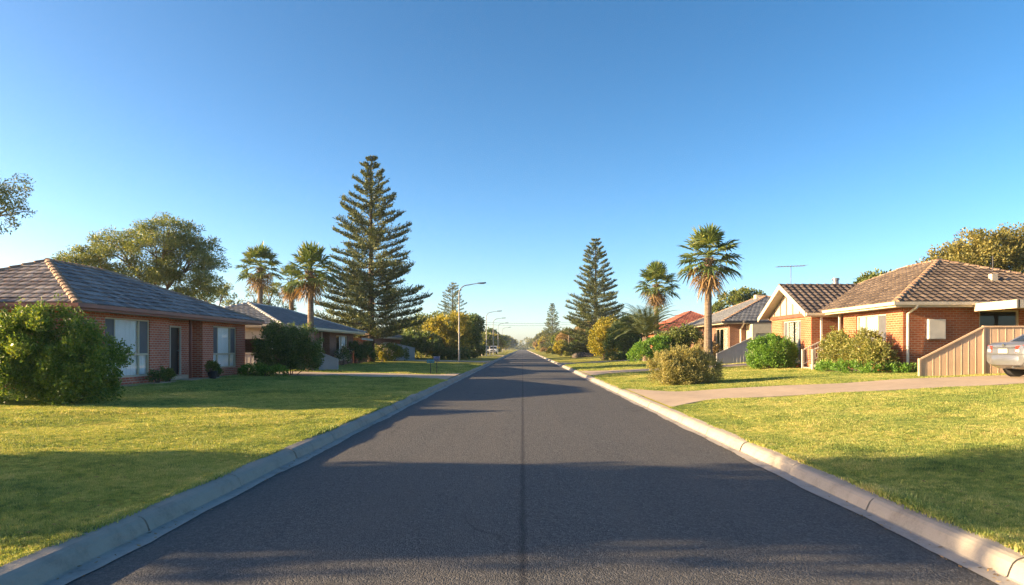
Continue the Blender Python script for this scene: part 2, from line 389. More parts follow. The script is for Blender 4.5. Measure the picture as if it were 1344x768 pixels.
def bush(name, label, cat, loc, lobes, n, cr, per, L, W, mat, seed, group=None, flat=1.0, sprigs=0, up=0.15, stem_mat=None, sub=None, fill=0.25, bottom=-0.5, bias=0.8, mats2=None):
    rng = np.random.default_rng(seed)
    t = thing(name, label, cat, loc, group)
    cl = lobes_to_clumps(lobes, n, rng, fill, bottom)
    V, Q = clump_leaves(cl, cr, per, L, W, rng, flat, bias, up)
    if sprigs:   # young shoots standing out of the outline
        top = cl[cl[:, 2] > np.quantile(cl[:, 2], 0.45)]
        pick = top[rng.integers(0, len(top), sprigs)]
        m = 14; tt = np.tile(np.linspace(0, 1, m), sprigs); ii = np.repeat(np.arange(sprigs), m)
        dr = unit(pick[:, 3:] * 0.7 + np.array([0, 0, 0.8]) + rng.normal(0, 0.3, (sprigs, 3)))
        P = pick[ii, :3] + dr[ii] * (tt * cr * rng.uniform(1.2, 2.4, sprigs)[ii])[:, None]
        V2, Q2 = leaf_arrays(P, unit(dr[ii] + sphere_dirs(len(ii), rng)), L * 0.9, W * 0.8, rng, 0.9, 0.2)
        V = np.concatenate([V, V2]); Q = np.arange(len(V)).reshape(-1, 4)
    V, Q = keep_above(V, Q, 0.0)
    np_mesh('foliage', V, Q, mat, t)
    if mats2:
        k = int(len(cl) * mats2[1]); sel = cl[rng.permutation(len(cl))[:k]]
        V, Q = clump_leaves(sel, cr * 0.9, mats2[2], L * mats2[3], W * mats2[3], rng, flat, 1.0, up)
        V, Q = keep_above(V, Q, 0.02); np_mesh(mats2[4], V, Q, mats2[0], t)
    m = MB(); r2 = random.Random(seed)
    for i in range(min(14, len(cl))):
        c = cl[r2.randrange(len(cl))]
        b = Vector((c[0] * 0.18, c[1] * 0.18, -0.05)); e = Vector(c[:3])
        mid = b.lerp(e, 0.5) + Vector((0, 0, 0.1 * e.z)); th = max(0.012, 0.012 * max(l[5] for l in lobes))
        m.tube([b, mid, e], [th * 1.4, th, th * 0.5], 5)
    m.build('stem', stem_mat or M['bark'], t, org=(0, 0, 0))
    return t

def tree(name, label, cat, loc, trunk_h, r0, lobes, n, cr, per, L, W, mat, seed, group=None, bark=None, flat=0.75, lean=(0, 0), up=0.0, droop=0.0, fill=0.3, bottom=-0.4, limbs=22, twigs=0):
    """trunk with limbs running to the crown's leaf clumps"""
    rng = np.random.default_rng(seed); rd = random.Random(seed)
    t = thing(name, label, cat, loc, group)
    cl = lobes_to_clumps(lobes, n, rng, fill, bottom)
    V, Q = clump_leaves(cl, cr, per, L, W, rng, flat, 0.7, up, droop)
    V, Q = keep_above(V, Q, 0.0)
    np_mesh('crown', V, Q, mat, t)
    m = MB(); top = Vector((lean[0], lean[1], trunk_h))
    m.tube([(0, 0, -0.1), (lean[0] * 0.2, lean[1] * 0.2, trunk_h * 0.35), (lean[0] * 0.6, lean[1] * 0.6, trunk_h * 0.7), top], [r0 * 1.35, r0, r0 * 0.85, r0 * 0.7], 10)
    majors = []
    for l in lobes:
        c = Vector(l[:3]); e = top.lerp(c, 0.85)
        mid = top.lerp(e, 0.45) + Vector((rd.uniform(-.2, .2), rd.uniform(-.2, .2), 0.12 * (e - top).length))
        m.tube([top - Vector((0, 0, r0)), mid, e], [r0 * 0.6, r0 * 0.4, r0 * 0.2], 7); majors.append((mid, e))
    for i in range(limbs):
        c = Vector(cl[rd.randrange(len(cl))][:3])
        a, b = min(majors, key=lambda q: (q[1] - c).length); s = a.lerp(b, rd.uniform(0.1, 0.9))
        mid = s.lerp(c, 0.5) + Vector((0, 0, 0.1 * (c - s).length))
        m.tube([s, mid, c], [r0 * 0.24, r0 * 0.15, r0 * 0.06], 5)
    m.build('trunk', bark or M['bark'], t, org=(0, 0, 0), smooth=True)
    return t

def norfolk(label, loc, h, rb, seed, low=0.10, group=None, sparse=1.0, detail=1.0):
    """Norfolk Island pine: whorls of level boughs carrying up-swept cord-like sprays"""
    rng = np.random.default_rng(seed); rd = random.Random(seed)
    t = thing('norfolk_pine', label, 'pine tree', loc, group)
    tr = MB(); r0 = 0.018 * h
    tr.tube([(0, 0, -0.1), (0, 0, h * 0.25), (0, 0, h * 0.6), (0, 0, h * 0.9), (0, 0, h * 0.985)], [r0, r0 * 0.8, r0 * 0.5, r0 * 0.2, 0.02], 10)
    bases, dirs, lens = [], [], []
    z = h * low
    while z < h * 0.975:
        f = (z - h * low) / (h * (1 - low))
        R_ = rb * ((1 - f) ** 0.80) * (0.84 + 0.16 * min(1, f * 6)) * rd.uniform(0.94, 1.04) + 0.10
        nb = 7 if f < 0.6 else 6
        a0 = rd.uniform(0, 6.28)
        for b in range(nb):
            if rd.random() > sparse: continue
            a = a0 + 2 * math.pi * b / nb + rd.uniform(-0.22, 0.22)
            ln = R_ * (rd.uniform(0.74, 1.08) if rd.random() > 0.12 else rd.uniform(0.4, 0.7))
            rise = (0.02 + 0.62 * f ** 1.5) * ln + rd.uniform(-0.05, 0.05) * ln
            pts = []
            for i in range(9):
                q = i / 8
                zz = z + rise * q - 0.05 * ln * math.sin(q * 3.0) * (1 - f) + 0.05 * ln * q ** 3
                pts.append(Vector((math.cos(a) * ln * q, math.sin(a) * ln * q, zz)))
            rr = max(0.014, 0.0085 * ln)
            tr.tube(pts, [rr * 1.6 * (1 - 0.8 * i / 8) for i in range(9)], 5, cap=False)
            side = Vector((-math.sin(a), math.cos(a), 0)); fw = Vector((math.cos(a), math.sin(a), 0))
            nsp = max(4, int(ln / 0.072 * detail))
            s0 = 0.26 if f < 0.6 else 0.38
            for q in range(nsp):
                sq = s0 + (1 - s0) * ((q + rd.random()) / nsp) ** 0.85
                i = min(7, int(sq * 8)); p = pts[i].lerp(pts[i + 1], sq * 8 - i)
                sl = (0.22 + 0.22 * min(ln, 4.0)) * (1.0 - 0.5 * (sq - s0)) * rd.uniform(0.5, 1.25)
                for sg in (-1, 1):
                    if rd.random() < 0.15: continue
                    d = (fw * rd.uniform(0.35, 0.8) + side * sg * rd.uniform(0.6, 1.0) + Vector((0, 0, rd.uniform(0.05, 0.55)))).normalized()
                    bases.append(p); dirs.append(d); lens.append(sl)
            for q in range(3):
                bases.append(pts[-1]); dirs.append((fw + side * rd.uniform(-.6, .6) + Vector((0, 0, rd.uniform(.2, .7)))).normalized()); lens.append(0.14 + 0.05 * ln)
        z += h * (0.040 if f > 0.35 else 0.030) * rd.uniform(0.85, 1.15)
    B = np.array([tuple(v) for v in bases]); D = np.array([tuple(v) for v in dirs]); Ln = np.array(lens)
    m = max(4, int(8 * detail)); n = len(B)
    tt = np.tile((np.arange(m) + 0.5) / m, n); ii = np.repeat(np.arange(n), m)
    P = B[ii] + D[ii] * (Ln[ii] * tt)[:, None]; P[:, 2] += 0.30 * Ln[ii] * tt ** 2
    P += rng.normal(0, 0.012, P.shape)
    ax = unit(D[ii] + np.stack([0 * tt, 0 * tt, 0.6 * tt], 1))
    sz = 0.040 * h ** 0.5 / detail ** 0.5
    V, Q = leaf_arrays(P, unit(ax + rng.normal(0, 0.4, P.shape)), sz, sz * 0.5, rng, 1.6, 0.1)
    np_mesh('crown', V, Q, M['lf_pine'], t)
    tr.build('trunk', M['bark_pine'], t, org=(0, 0, 0), smooth=True)
    return t

def fan_leaf(VV, QQ, c, d, pl, bl, rng, droop, stiff=0.6, nseg=20, width=0.085):
    """petiole and pleated fan blade whose finger tips hang"""
    d = d / np.linalg.norm(d)
    s = np.cross(d, [0, 0, 1.0])
    if np.linalg.norm(s) < 0.05: s = np.array([1.0, 0, 0])
    s = s / np.linalg.norm(s); nrm = np.cross(s, d)
    tw = rng.uniform(-0.5, 0.5); s, nrm = s * math.cos(tw) + nrm * math.sin(tw), nrm * math.cos(tw) - s * math.sin(tw)
    e = c + d * pl + np.array([0, 0, -0.10 * pl * (1 + droop)])
    for w in (s, nrm):
        b = len(VV); VV += [c - w * 0.024, c + w * 0.024, e + w * 0.016, e - w * 0.016]; QQ.append((b, b + 1, b + 2, b + 3))
    for k in range(nseg):
        a = (k / (nseg - 1) - 0.5) * R(230)
        dirk = d * math.cos(a) + s * math.sin(a)
        l = bl * (0.74 + 0.26 * math.cos(a * 0.8)) * rng.uniform(0.9, 1.08)
        dirk = dirk + nrm * (0.05 * (1 if k % 2 else -1) + 0.25 * abs(math.sin(a * 0.7)))
        dirk /= np.linalg.norm(dirk)
        wv = np.cross(dirk, nrm); wv /= max(1e-5, np.linalg.norm(wv)); wv = wv + nrm * (0.5 if k % 2 else -0.5)
        m1 = e + dirk * l * stiff + np.array([0, 0, -droop * 0.10 * l])
        m2 = e + dirk * l * 0.98 + np.array([0, 0, -droop * (0.30 + 0.35 * rng.random()) * l])
        w1 = width * bl; b = len(VV)
        VV += [e - wv * w1 * 0.12, e + wv * w1 * 0.12, m1 + wv * w1 * 0.62, m1 - wv * w1 * 0.62, m2 + wv * w1 * 0.10, m2 - wv * w1 * 0.10]
        QQ += [(b, b + 1, b + 2, b + 3), (b + 3, b + 2, b + 4, b + 5)]

def fan_palm(label, loc, h, r0, size, seed, live=34, dead=22, group=None, lean=(0, 0)):
    rng = np.random.default_rng(seed)
    t = thing('fan_palm', label, 'palm tree', loc, group)
    m = MB(); n = 40
    pts = []; rad = []
    for i in range(n + 1):
        f = i / n
        pts.append((lean[0] * f ** 1.5, lean[1] * f ** 1.5, -0.1 + (h + 0.1) * f))
        rad.append(r0 * (1.0 + 0.55 * math.exp(-f * 9) - 0.22 * f) * (1 + 0.05 * (i % 2)))
    m.tube(pts, rad, 12)
    top = np.array([lean[0], lean[1], h])
    for i in range(60):     # old leaf bases under the crown
        a = i * 2.4; f = rng.uniform(0.0, 1.0); zz = h - 0.05 - 1.0 * size * 0.5 * f
        p = Vector((top[0] + math.cos(a) * r0 * 0.72, top[1] + math.sin(a) * r0 * 0.72, zz))
        m.bar(p, p + Vector((math.cos(a) * 0.2, math.sin(a) * 0.2, 0.22)), 0.09, 0.03)
    m.build('trunk', M['bark_palm'], t, org=(0, 0, 0), smooth=False)
    VV, QQ = [], []
    for i in range(live):
        f = (i + 0.5) / live; el = R(86 - 112 * f ** 0.9 + rng.uniform(-9, 9)); a = i * 2.39996 + rng.uniform(-0.25, 0.25)
        d = np.array([math.cos(a) * math.cos(el), math.sin(a) * math.cos(el), math.sin(el)])
        fan_leaf(VV, QQ, top + np.array([0, 0, 0.18 * size * (1 - f)]), d, size * rng.uniform(0.46, 0.62), size * rng.uniform(0.40, 0.50), rng, 0.12 + 0.75 * f)
    np_mesh('crown', np.array(VV), np.array(QQ), M['lf_palm'], t)
    VV, QQ = [], []
    for i in range(dead):
        f = (i + 0.5) / dead; el = R(-18 - 58 * f + rng.uniform(-10, 10)); a = i * 2.39996 + 1 + rng.uniform(-0.3, 0.3)
        d = np.array([math.cos(a) * math.cos(el), math.sin(a) * math.cos(el), math.sin(el)])
        fan_leaf(VV, QQ, top + np.array([0, 0, -0.05 - 0.2 * f * size]), d, size * rng.uniform(0.32, 0.48), size * rng.uniform(0.34, 0.44), rng, 0.9, 0.5, 14, 0.06)
    np_mesh('dead_frond', np.array(VV), np.array(QQ), M['lf_dead'], t)['kind'] = 'stuff'
    return t

def date_palm(label, loc, h, r0, L, seed, n=44):
    rng = np.random.default_rng(seed)
    t = thing('date_palm', label, 'palm tree', loc)
    m = MB(); m.tube([(0, 0, -0.1), (0, 0, h * 0.5), (0, 0, h)], [r0 * 1.1, r0, r0 * 1.1], 12)
    m.build('trunk', M['bark_palm'], t, org=(0, 0, 0))
    VV, QQ = [], []
    for i in range(n):
        f = (i + 0.5) / n; el = R(88 - 62 * f + rng.uniform(-6, 6)); a = i * 2.39996
        hd = np.array([math.cos(a), math.sin(a), 0]); side = np.array([-math.sin(a), math.cos(a), 0])
        ln = L * rng.uniform(0.85, 1.1); p = np.array([0, 0, h]); K = 26; prev = None
        for k in range(K):
            s = k / K; e2 = el - 1.25 * s ** 1.6
            dv = hd * math.cos(e2) + np.array([0, 0, math.sin(e2)]); q = p + dv * ln / K
            b = len(VV); w = 0.018 * (1 - s) + 0.004
            VV += [p - side * w, p + side * w, q + side * w * 0.9, q - side * w * 0.9]; QQ.append((b, b + 1, b + 2, b + 3))
            if k > 2:
                for sg in (-1, 1):
                    ll = 0.42 * (math.sin(math.pi * min(1, s * 0.9 + 0.12)) ** 0.5) * rng.uniform(0.85, 1.1) * L / 2.4
                    nrm = np.cross(side, dv)
                    dl = dv * 0.75 + side * sg * 0.8 - nrm * 0.0 + np.array([0, 0, 0.25 - 0.45 * s]); dl /= np.linalg.norm(dl)
                    wv = np.cross(dl, nrm); wv = wv / max(1e-5, np.linalg.norm(wv)) * 0.020 * L / 2.4; mid = q + dl * ll * 0.5; tip = q + dl * ll + np.array([0, 0, -0.08 * ll])
                    b = len(VV); VV += [q, mid + wv, tip, mid - wv]; QQ.append((b, b + 1, b + 2, b + 3))
            p = q
    np_mesh('crown', np.array(VV), np.array(QQ), M['lf_date'], t)
    return t

# ------------------------------------------------------------------ buildings
def wall(m, ax, c, a0, a1, z0, z1, th, ops=()):
    """wall slab with openings. ax 'x': plane x=c spanning y a0..a1; thickness th signed to the inside. ops: (a0,a1,z0,z1)"""
    A = sorted({a0, a1, *[v for o in ops for v in o[:2]]}); Z = sorted({z0, z1, *[v for o in ops for v in o[2:]]})
    def solid(i, j):
        if i < 0 or j < 0 or i >= len(A) - 1 or j >= len(Z) - 1: return False
        ca, cz = (A[i] + A[i + 1]) / 2, (Z[j] + Z[j + 1]) / 2
        return not any(o[0] < ca < o[1] and o[2] < cz < o[3] for o in ops)
    def P(d, a, z): return (c + d, a, z) if ax == 'x' else (a, c + d, z)
    for i in range(len(A) - 1):
        for j in range(len(Z) - 1):
            if not solid(i, j): continue
            p, q, u, v = A[i], A[i + 1], Z[j], Z[j + 1]
            m.quad(P(0, p, u), P(0, q, u), P(0, q, v), P(0, p, v)); m.quad(P(th, p, u), P(th, p, v), P(th, q, v), P(th, q, u))
            if i > 0 and not solid(i - 1, j): m.quad(P(0, p, u), P(0, p, v), P(th, p, v), P(th, p, u))
            if i < len(A) - 2 and not solid(i + 1, j): m.quad(P(0, q, u), P(th, q, u), P(th, q, v), P(0, q, v))
            if not solid(i, j - 1): m.quad(P(0, p, u), P(th, p, u), P(th, q, u), P(0, q, u))
            if not solid(i, j + 1): m.quad(P(0, p, v), P(0, q, v), P(th, q, v), P(th, p, v))

def window(parent, ax, c, inn, a0, a1, z0, z1, frame, mull=(), trans=(), screens=(), curtain=((0.0, 1.0),), sillmat=None, org=None, label=None):
    """window set back into its opening; inn = +1/-1 towards the inside. mull/trans in metres from a0/z0"""
    org = tuple(parent.location)
    def P(d, a, z): return (c + inn * d, a, z) if ax == 'x' else (a, c + inn * d, z)
    def B(m, d0, d1, p, q, u, v):
        x = sorted((c + inn * d0, c + inn * d1))
        if ax == 'x': m.box(x[0], x[1], p, q, u, v)
        else: m.box(p, q, x[0], x[1], u, v)
    f = MB(); e = 0.002; w = 0.055; g = 0.0015
    B(f, 0.05, 0.13, a0 + e, a0 + w, z0 + e, z1 - e); B(f, 0.05, 0.13, a1 - w, a1 - e, z0 + e, z1 - e)
    B(f, 0.05, 0.13, a0 + w, a1 - w, z0 + e, z0 + w); B(f, 0.05, 0.13, a0 + w, a1 - w, z1 - w, z1 - e)
    for k in mull: B(f, 0.055, 0.125, a0 + k - 0.025, a0 + k + 0.025, z0 + w, z1 - w)
    for k in trans: B(f, 0.052, 0.128, a0 + w, a1 - w, z0 + k - 0.035, z0 + k + 0.035)
    fo = f.build('window', frame, parent, org=org)
    if label: fo['label'] = label
    m = MB(); m.quad(P(0.09, a0 + w, z0 + w), P(0.09, a1 - w, z0 + w), P(0.09, a1 - w, z1 - w), P(0.09, a0 + w, z1 - w))
    m.build('pane', M['glass'], fo, org=org)
    if screens:
        for (p, q, u, v) in screens:
            m = MB(); m.quad(P(0.070, a0 + p, z0 + u), P(0.070, a0 + q, z0 + u), P(0.070, a0 + q, z0 + v), P(0.070, a0 + p, z0 + v))
            m.build('fly_screen', M['flyscreen'], fo, org=org)
    for (p, q) in curtain:
        m = MB(); n = int((q - p) * (a1 - a0) / 0.022) + 2; row = []
        for i in range(n + 1):
            s = p + (q - p) * i / n; a = a0 + s * (a1 - a0)
            d = 0.155 + 0.022 * math.sin(a * 55 + 0.8 * math.sin(a * 9)) + 0.012 * math.sin(a * 131)
            row += [P(d, a, z0 - 0.05), P(d, a, z1 + 0.03)]
        m.add(row, [(2 * i, 2 * i + 2, 2 * i + 3, 2 * i + 1) for i in range(n)])
        m.build('curtain', M['curtain'], fo, org=org, smooth=True)
    if sillmat:
        m = MB(); B(m, -0.035, 0.05, a0, a1, z0 - 0.085, z0 - 0.003); m.build('window_sill', sillmat, fo, org=org)
    return fo

def tile_face(m, P0, P1, T1, T0, tw=0.30, th=0.34, lift=0.034, prof='roman', under=True):
    P0, P1, T1, T0 = map(Vector, (P0, P1, T1, T0))
    u = (P1 - P0); L = u.length; u.normalize(); tm = (T0 + T1) / 2
    n = u.cross(tm - P0).normalized()
    if n.z < 0: n = -n
    v = n.cross(u); 
    if v.z < 0: v = -v
    Vh = (tm - P0).dot(v); t0 = (T0 - P0).dot(u); t1 = (T1 - P0).dot(u)
    def ul(s): return t0 * s / Vh
    def ur(s): return L + (t1 - L) * s / Vh
    def pt(a, s, h): return P0 + u * a + v * s + n * h
    if under: m.poly([pt(0, 0, -0.02), pt(L, 0, -0.02), pt(t1, Vh, -0.02), pt(t0, Vh, -0.02)] if t1 - t0 > 1e-3 else [pt(0, 0, -0.02), pt(L, 0, -0.02), pt(t0, Vh, -0.02)])
    rows = max(1, int(Vh / th)); th = Vh / rows
    offs = [i / 8 for i in range(9)] if prof == 'roman' else [0.0, 0.06, 0.3, 0.5, 0.7, 0.94, 1.0]
    hs = [0.028 * (1 - math.cos(2 * math.pi * o)) for o in offs] if prof == 'roman' else [0.0, 0.016, 0.024, 0.026, 0.024, 0.016, 0.0]
    rd = random.Random(int(L * 1000) + rows)
    for r in range(rows):
        s0, s1 = r * th - (0.03 if r == 0 else 0.025), (r + 1) * th
        lo, hi = min(ul(s0), ul(s1)), max(ur(s0), ur(s1))
        sh = (r % 2) * 0.5 * tw if prof != 'roman' else 0
        j0 = int(math.floor((lo - sh) / tw)); j1 = int(math.ceil((hi - sh) / tw))
        for j in range(j0, j1):
            a0 = sh + j * tw; q = []
            if a0 + tw <= lo + 1e-4 or a0 >= hi - 1e-4: continue
            jit = rd.uniform(-0.004, 0.006); skew = rd.uniform(-0.006, 0.006)
            for o, h in zip(offs, hs):
                a = a0 + o * (tw - 0.006) + 0.003
                al = min(max(a, ul(s0)), ur(s0)); ah = min(max(a, ul(s1)), ur(s1))
                q.append((pt(al, s0, h * 0.2 - 0.01), pt(al, s0 + skew * o - (h * 0.9 if prof != 'roman' else 0), lift + h + jit), pt(ah, s1, h * 0.8 + 0.002)))
            K = len(q); base = len(m.v)
            for col in q: m.v += [tuple(c) for c in col]
            for k in range(K - 1):
                b = base + 3 * k; m.f += [(b, b + 3, b + 4, b + 1), (b + 1, b + 4, b + 5, b + 2)]

def ridge_caps(m, a, b, r=0.13, seg=0.36):
    a = Vector(a); b = Vector(b); d = (b - a); L = d.length; d.normalize(); n = max(1, int(L / seg)); seg = L / n
    sd = d.cross(Vector((0, 0, 1))).normalized(); up = sd.cross(d)
    for i in range(n):
        base = len(m.v); K = 7
        for s, rr, dz in ((i * seg - 0.03, r * 1.06, 0.022), ((i + 1) * seg, r * 0.94, 0.0)):
            for k in range(K):
                an = math.pi * k / (K - 1)
                m.v.append(tuple(a + d * s + sd * math.cos(an) * rr + up * (math.sin(an) * rr * 0.75 + dz - 0.03)))
        for k in range(K - 1): m.f.append((base + k, base + k + 1, base + K + k + 1, base + K + k))
        m.f.append(tuple(base + k for k in range(K)))

def hip_roof(parent, x0, x1, y0, y1, ze, A, B, tile, cap, fascia, gutter, soffit, wallrect, prof='roman', fh=0.19, faces='nfsw', axis='y', capr=0.13):
    """A = near ridge end, B = far ridge end. For axis 'y' the ridge runs along y."""
    org = tuple(parent.location); m = MB()
    z = ze
    c = {'00': (x0, y0, z), '10': (x1, y0, z), '11': (x1, y1, z), '01': (x0, y1, z)}
    tile_face(m, c['00'], c['10'], A, A, prof=prof); tile_face(m, c['11'], c['01'], B, B, prof=prof)
    tile_face(m, c['01'], c['00'], A, B, prof=prof); tile_face(m, c['10'], c['11'], B, A, prof=prof)
    ro = m.build('roof', tile, parent, org=org)
    m = MB()
    for p, q in ((c['00'], A), (c['10'], A), (c['11'], B), (c['01'], B), (A, B)): ridge_caps(m, p, q, capr)
    m.build('ridge_cap', cap, ro, org=org)
    # fascia ring + gutter + soffit
    m = MB(); d = 0.03; e = 0.0
    for (p0, p1, q0, q1) in ((x0, x1, y0, y0 + d), (x0, x1, y1 - d, y1), (x0, x0 + d, y0 + d, y1 - d), (x1 - d, x1, y0 + d, y1 - d)):
        m.box(p0, p1, q0, q1, z - fh, z - 0.035)
    m.build('fascia', fascia, parent, org=org)
    m = MB(); gd = 0.11
    for (p0, p1, q0, q1) in ((x0 - gd, x1 + gd, y0 - gd, y0 - 0.003), (x0 - gd, x1 + gd, y1 + 0.003, y1 + gd), (x0 - gd, x0 - 0.003, y0 - 0.003, y1 + 0.003), (x1 + 0.003, x1 + gd, y0 - 0.003, y1 + 0.003)):
        m.box(p0, p1, q0, q1, z - 0.13, z - 0.01)
    m.build('gutter', gutter, parent, org=org)
    if soffit is not None:
        m = MB(); X0, X1, Y0, Y1 = wallrect; zz = z - fh + 0.02
        for (p0, p1, q0, q1) in ((x0 + d, x1 - d, y0 + d, Y0 + .1), (x0 + d, x1 - d, Y1 - .1, y1 - d), (x0 + d, X0 + .1, Y0 + .1, Y1 - .1), (X1 - .1, x1 - d, Y0 + .1, Y1 - .1)):
            m.quad((p0, q0, zz), (p1, q0, zz), (p1, q1, zz), (p0, q1, zz))
        m.build('soffit', soffit, parent, org=org)
    return ro

def sheet_fence(name, label, poly, mat, cap=True, group=None, rib=0.16):
    """ribbed steel sheet fence along a plan line. poly: list of (x,y,ztop,zbottom); ztop interpolated"""
    x, y = poly[0][:2]; zb = poly[0][3]
    t = thing(name, label, 'fence', (x, y, zb), group)
    sh = MB(); po = MB(); rl = MB()
    for (a, b) in zip(poly[:-1], poly[1:]):
        A = Vector((a[0], a[1], 0)); B = Vector((b[0], b[1], 0)); d = B - A; L = d.length; d.normalize(); nr = Vector((d.y, -d.x, 0))
        n = max(1, round(L / rib)); pr = []
        for i in range(n):
            for o, h in ((0.0, 0.0), (0.84, 0.0), (0.88, 0.007), (0.97, 0.007)):
                pr.append(((i + o) / n, h))
        pr.append((1.0, 0.0))
        vs = []
        for s, h in pr:
            p = A + d * (L * s) + nr * h; zt = a[2] + (b[2] - a[2]) * s; zz = a[3] + (b[3] - a[3]) * s
            vs += [(p.x, p.y, zz + 0.02), (p.x, p.y, zt - 0.03)]
        sh.add(vs, [(2 * i, 2 * i + 2, 2 * i + 3, 2 * i + 1) for i in range(len(pr) - 1)])
        rl.bar(A + Vector((0, 0, a[2] - 0.02)) + nr * 0.02, B + Vector((0, 0, b[2] - 0.02)) + nr * 0.02, 0.075, 0.05)
    for p in poly:
        m = MB(); m.box(p[0] - 0.035, p[0] + 0.035, p[1] - 0.05, p[1] + 0.05, p[3] - 0.1, p[2] + 0.01); m.build('post', mat, t)
    sh.build('sheet_panel', mat, t); rl.build('top_rail', mat, t)
    return t

def downpipe(parent, pts, r=0.045, mat=None):
    m = MB(); m.tube(pts, r, 8); m.build('downpipe', mat or M['cream'], parent, org=tuple(parent.location))

# ------------------------------------------------------------------ the setting
def setting():
    # far ground
    m = MB(); m.quad((-2500, -400, -0.35), (2500, -400, -0.35), (2500, 4000, -0.35), (-2500, 4000, -0.35))
    m.build('ground', M['thatch'])['kind'] = 'structure'
    m = MB(); xs = np.linspace(-3.12, 3.24, 13)
    ys = [-12] + [i * 4.0 for i in range(0, 30)] + [130, 180, 260, 400, 700]
    vs = [(x, y, 0.02 * (1 - (x / 3.2) ** 2)) for y in ys for x in xs]; nx = len(xs)
    m.add(vs, [(j * nx + i, j * nx + i + 1, (j + 1) * nx + i + 1, (j + 1) * nx + i) for j in range(len(ys) - 1) for i in range(nx - 1)])
    m.build('road', M['asphalt'], smooth=True)['kind'] = 'structure'
    # gutter + rolled kerb
    for sg, e in ((-1, 3.08), (1, 3.20)):
        prof = [(0.0, 0.012), (0.11, 0.004), (0.13, 0.006)]
        kp = [(0.145, -0.05), (0.146, 0.010), (0.16, 0.020), (0.178, 0.070), (0.198, 0.108), (0.225, 0.132), (0.26, 0.146), (0.36, 0.160), (0.39, 0.152), (0.395, -0.05)]
        rd = random.Random(5)
        mg = MB(); mk = MB()
        y = -10.0 + (0.35 if sg < 0 else 1.1); 
        while y < 640:
            L = 1.95 if y < 90 else 40.0
            gap = 0.022 if y < 90 else 0.0
            dz = rd.uniform(-0.006, 0.006); dx = rd.uniform(-0.006, 0.006)
            K = len(kp); sub = 5 if y < 60 else 1
            vs = []
            for i in range(sub + 1):
                yy = y + gap / 2 + (L - gap) * i / sub
                for (a, b) in kp: vs.append((sg * (e + a + dx), yy, b + (dz if b > 0 else 0)))
            fs = [(i * K + k, i * K + k + 1, (i + 1) * K + k + 1, (i + 1) * K + k) for i in range(sub) for k in range(K - 1)]
            fs += [tuple(range(K)), tuple(sub * K + k for k in reversed(range(K)))]
            mk.add(vs, fs)
            y += L
        # gutter with a slightly ragged asphalt edge
        ys = [-10 + 0.22 * i for i in range(320)] + [61, 80, 120, 200, 400, 640]
        vs = []
        for yy in ys:
            j = (0.012 * math.sin(yy * 3.1) + 0.018 * math.sin(yy * 1.13 + sg) + rd.uniform(-0.012, 0.012))
            vs += [(sg * (e + 0.005 + j), yy, 0.0085), (sg * (e + 0.12), yy, 0.010), (sg * (e + 0.165), yy, 0.013)]
        mg.add(vs, [(3 * i + k, 3 * i + k + 1, 3 * i + k + 4, 3 * i + k + 3) for i in range(len(ys) - 1) for k in range(2)])
        mg.build('gutter_strip', M['gutter'], smooth=True)['kind'] = 'structure'
        mk.build('kerb', M['kerb'], smooth=False)['kind'] = 'structure'
        m = MB(); m.quad((sg * (e + 0.13), -12, 0.0), (sg * (e + 0.40), -12, 0.0), (sg * (e + 0.40), 92, 0.0), (sg * (e + 0.13), 92, 0.0)); m.build('kerb_bed', M['joint'])['kind'] = 'structure'
    # lawns
    for sg, e in ((-1, 3.47), (1, 3.59)):
        xs = [e, e + 0.05, e + 0.15, e + 0.4, 4.5, 5.5, 7, 8.5, 10, 11.5, 13, 15, 16, 20, 30, 60, 300]
        ys = [-14] + [i * 1.5 for i in range(0, 60)] + [100, 130, 200, 300, 450, 660]
        vs = [(sg * x, y, (gz(sg * max(x, e + 0.02)) - (0.05 if x == e else 0)) + 0.02 * math.sin(x * 1.3 + y * 0.8) * (1 if x > 4.4 else 0) * math.sin(y * 0.37)) for y in ys for x in xs]; nx = len(xs)
        m = MB(); m.add(vs, [(j * nx + i, j * nx + i + 1, (j + 1) * nx + i + 1, (j + 1) * nx + i) for j in range(len(ys) - 1) for i in range(nx - 1)])
        m.build('lawn', M['thatch'], smooth=True)['kind'] = 'structure'

def lawn_z(x, y):
    ax = np.abs(x)
    z = np.where(x < 0, 0.145 + 0.0185 * (np.minimum(ax, 16) - 3.45), 0.145 + 0.0525 * (np.minimum(ax, 15) - 3.6))
    return z + np.where(ax > 4.4, 0.02 * np.sin(ax * 1.3 + y * 0.8) * np.sin(y * 0.37), 0)

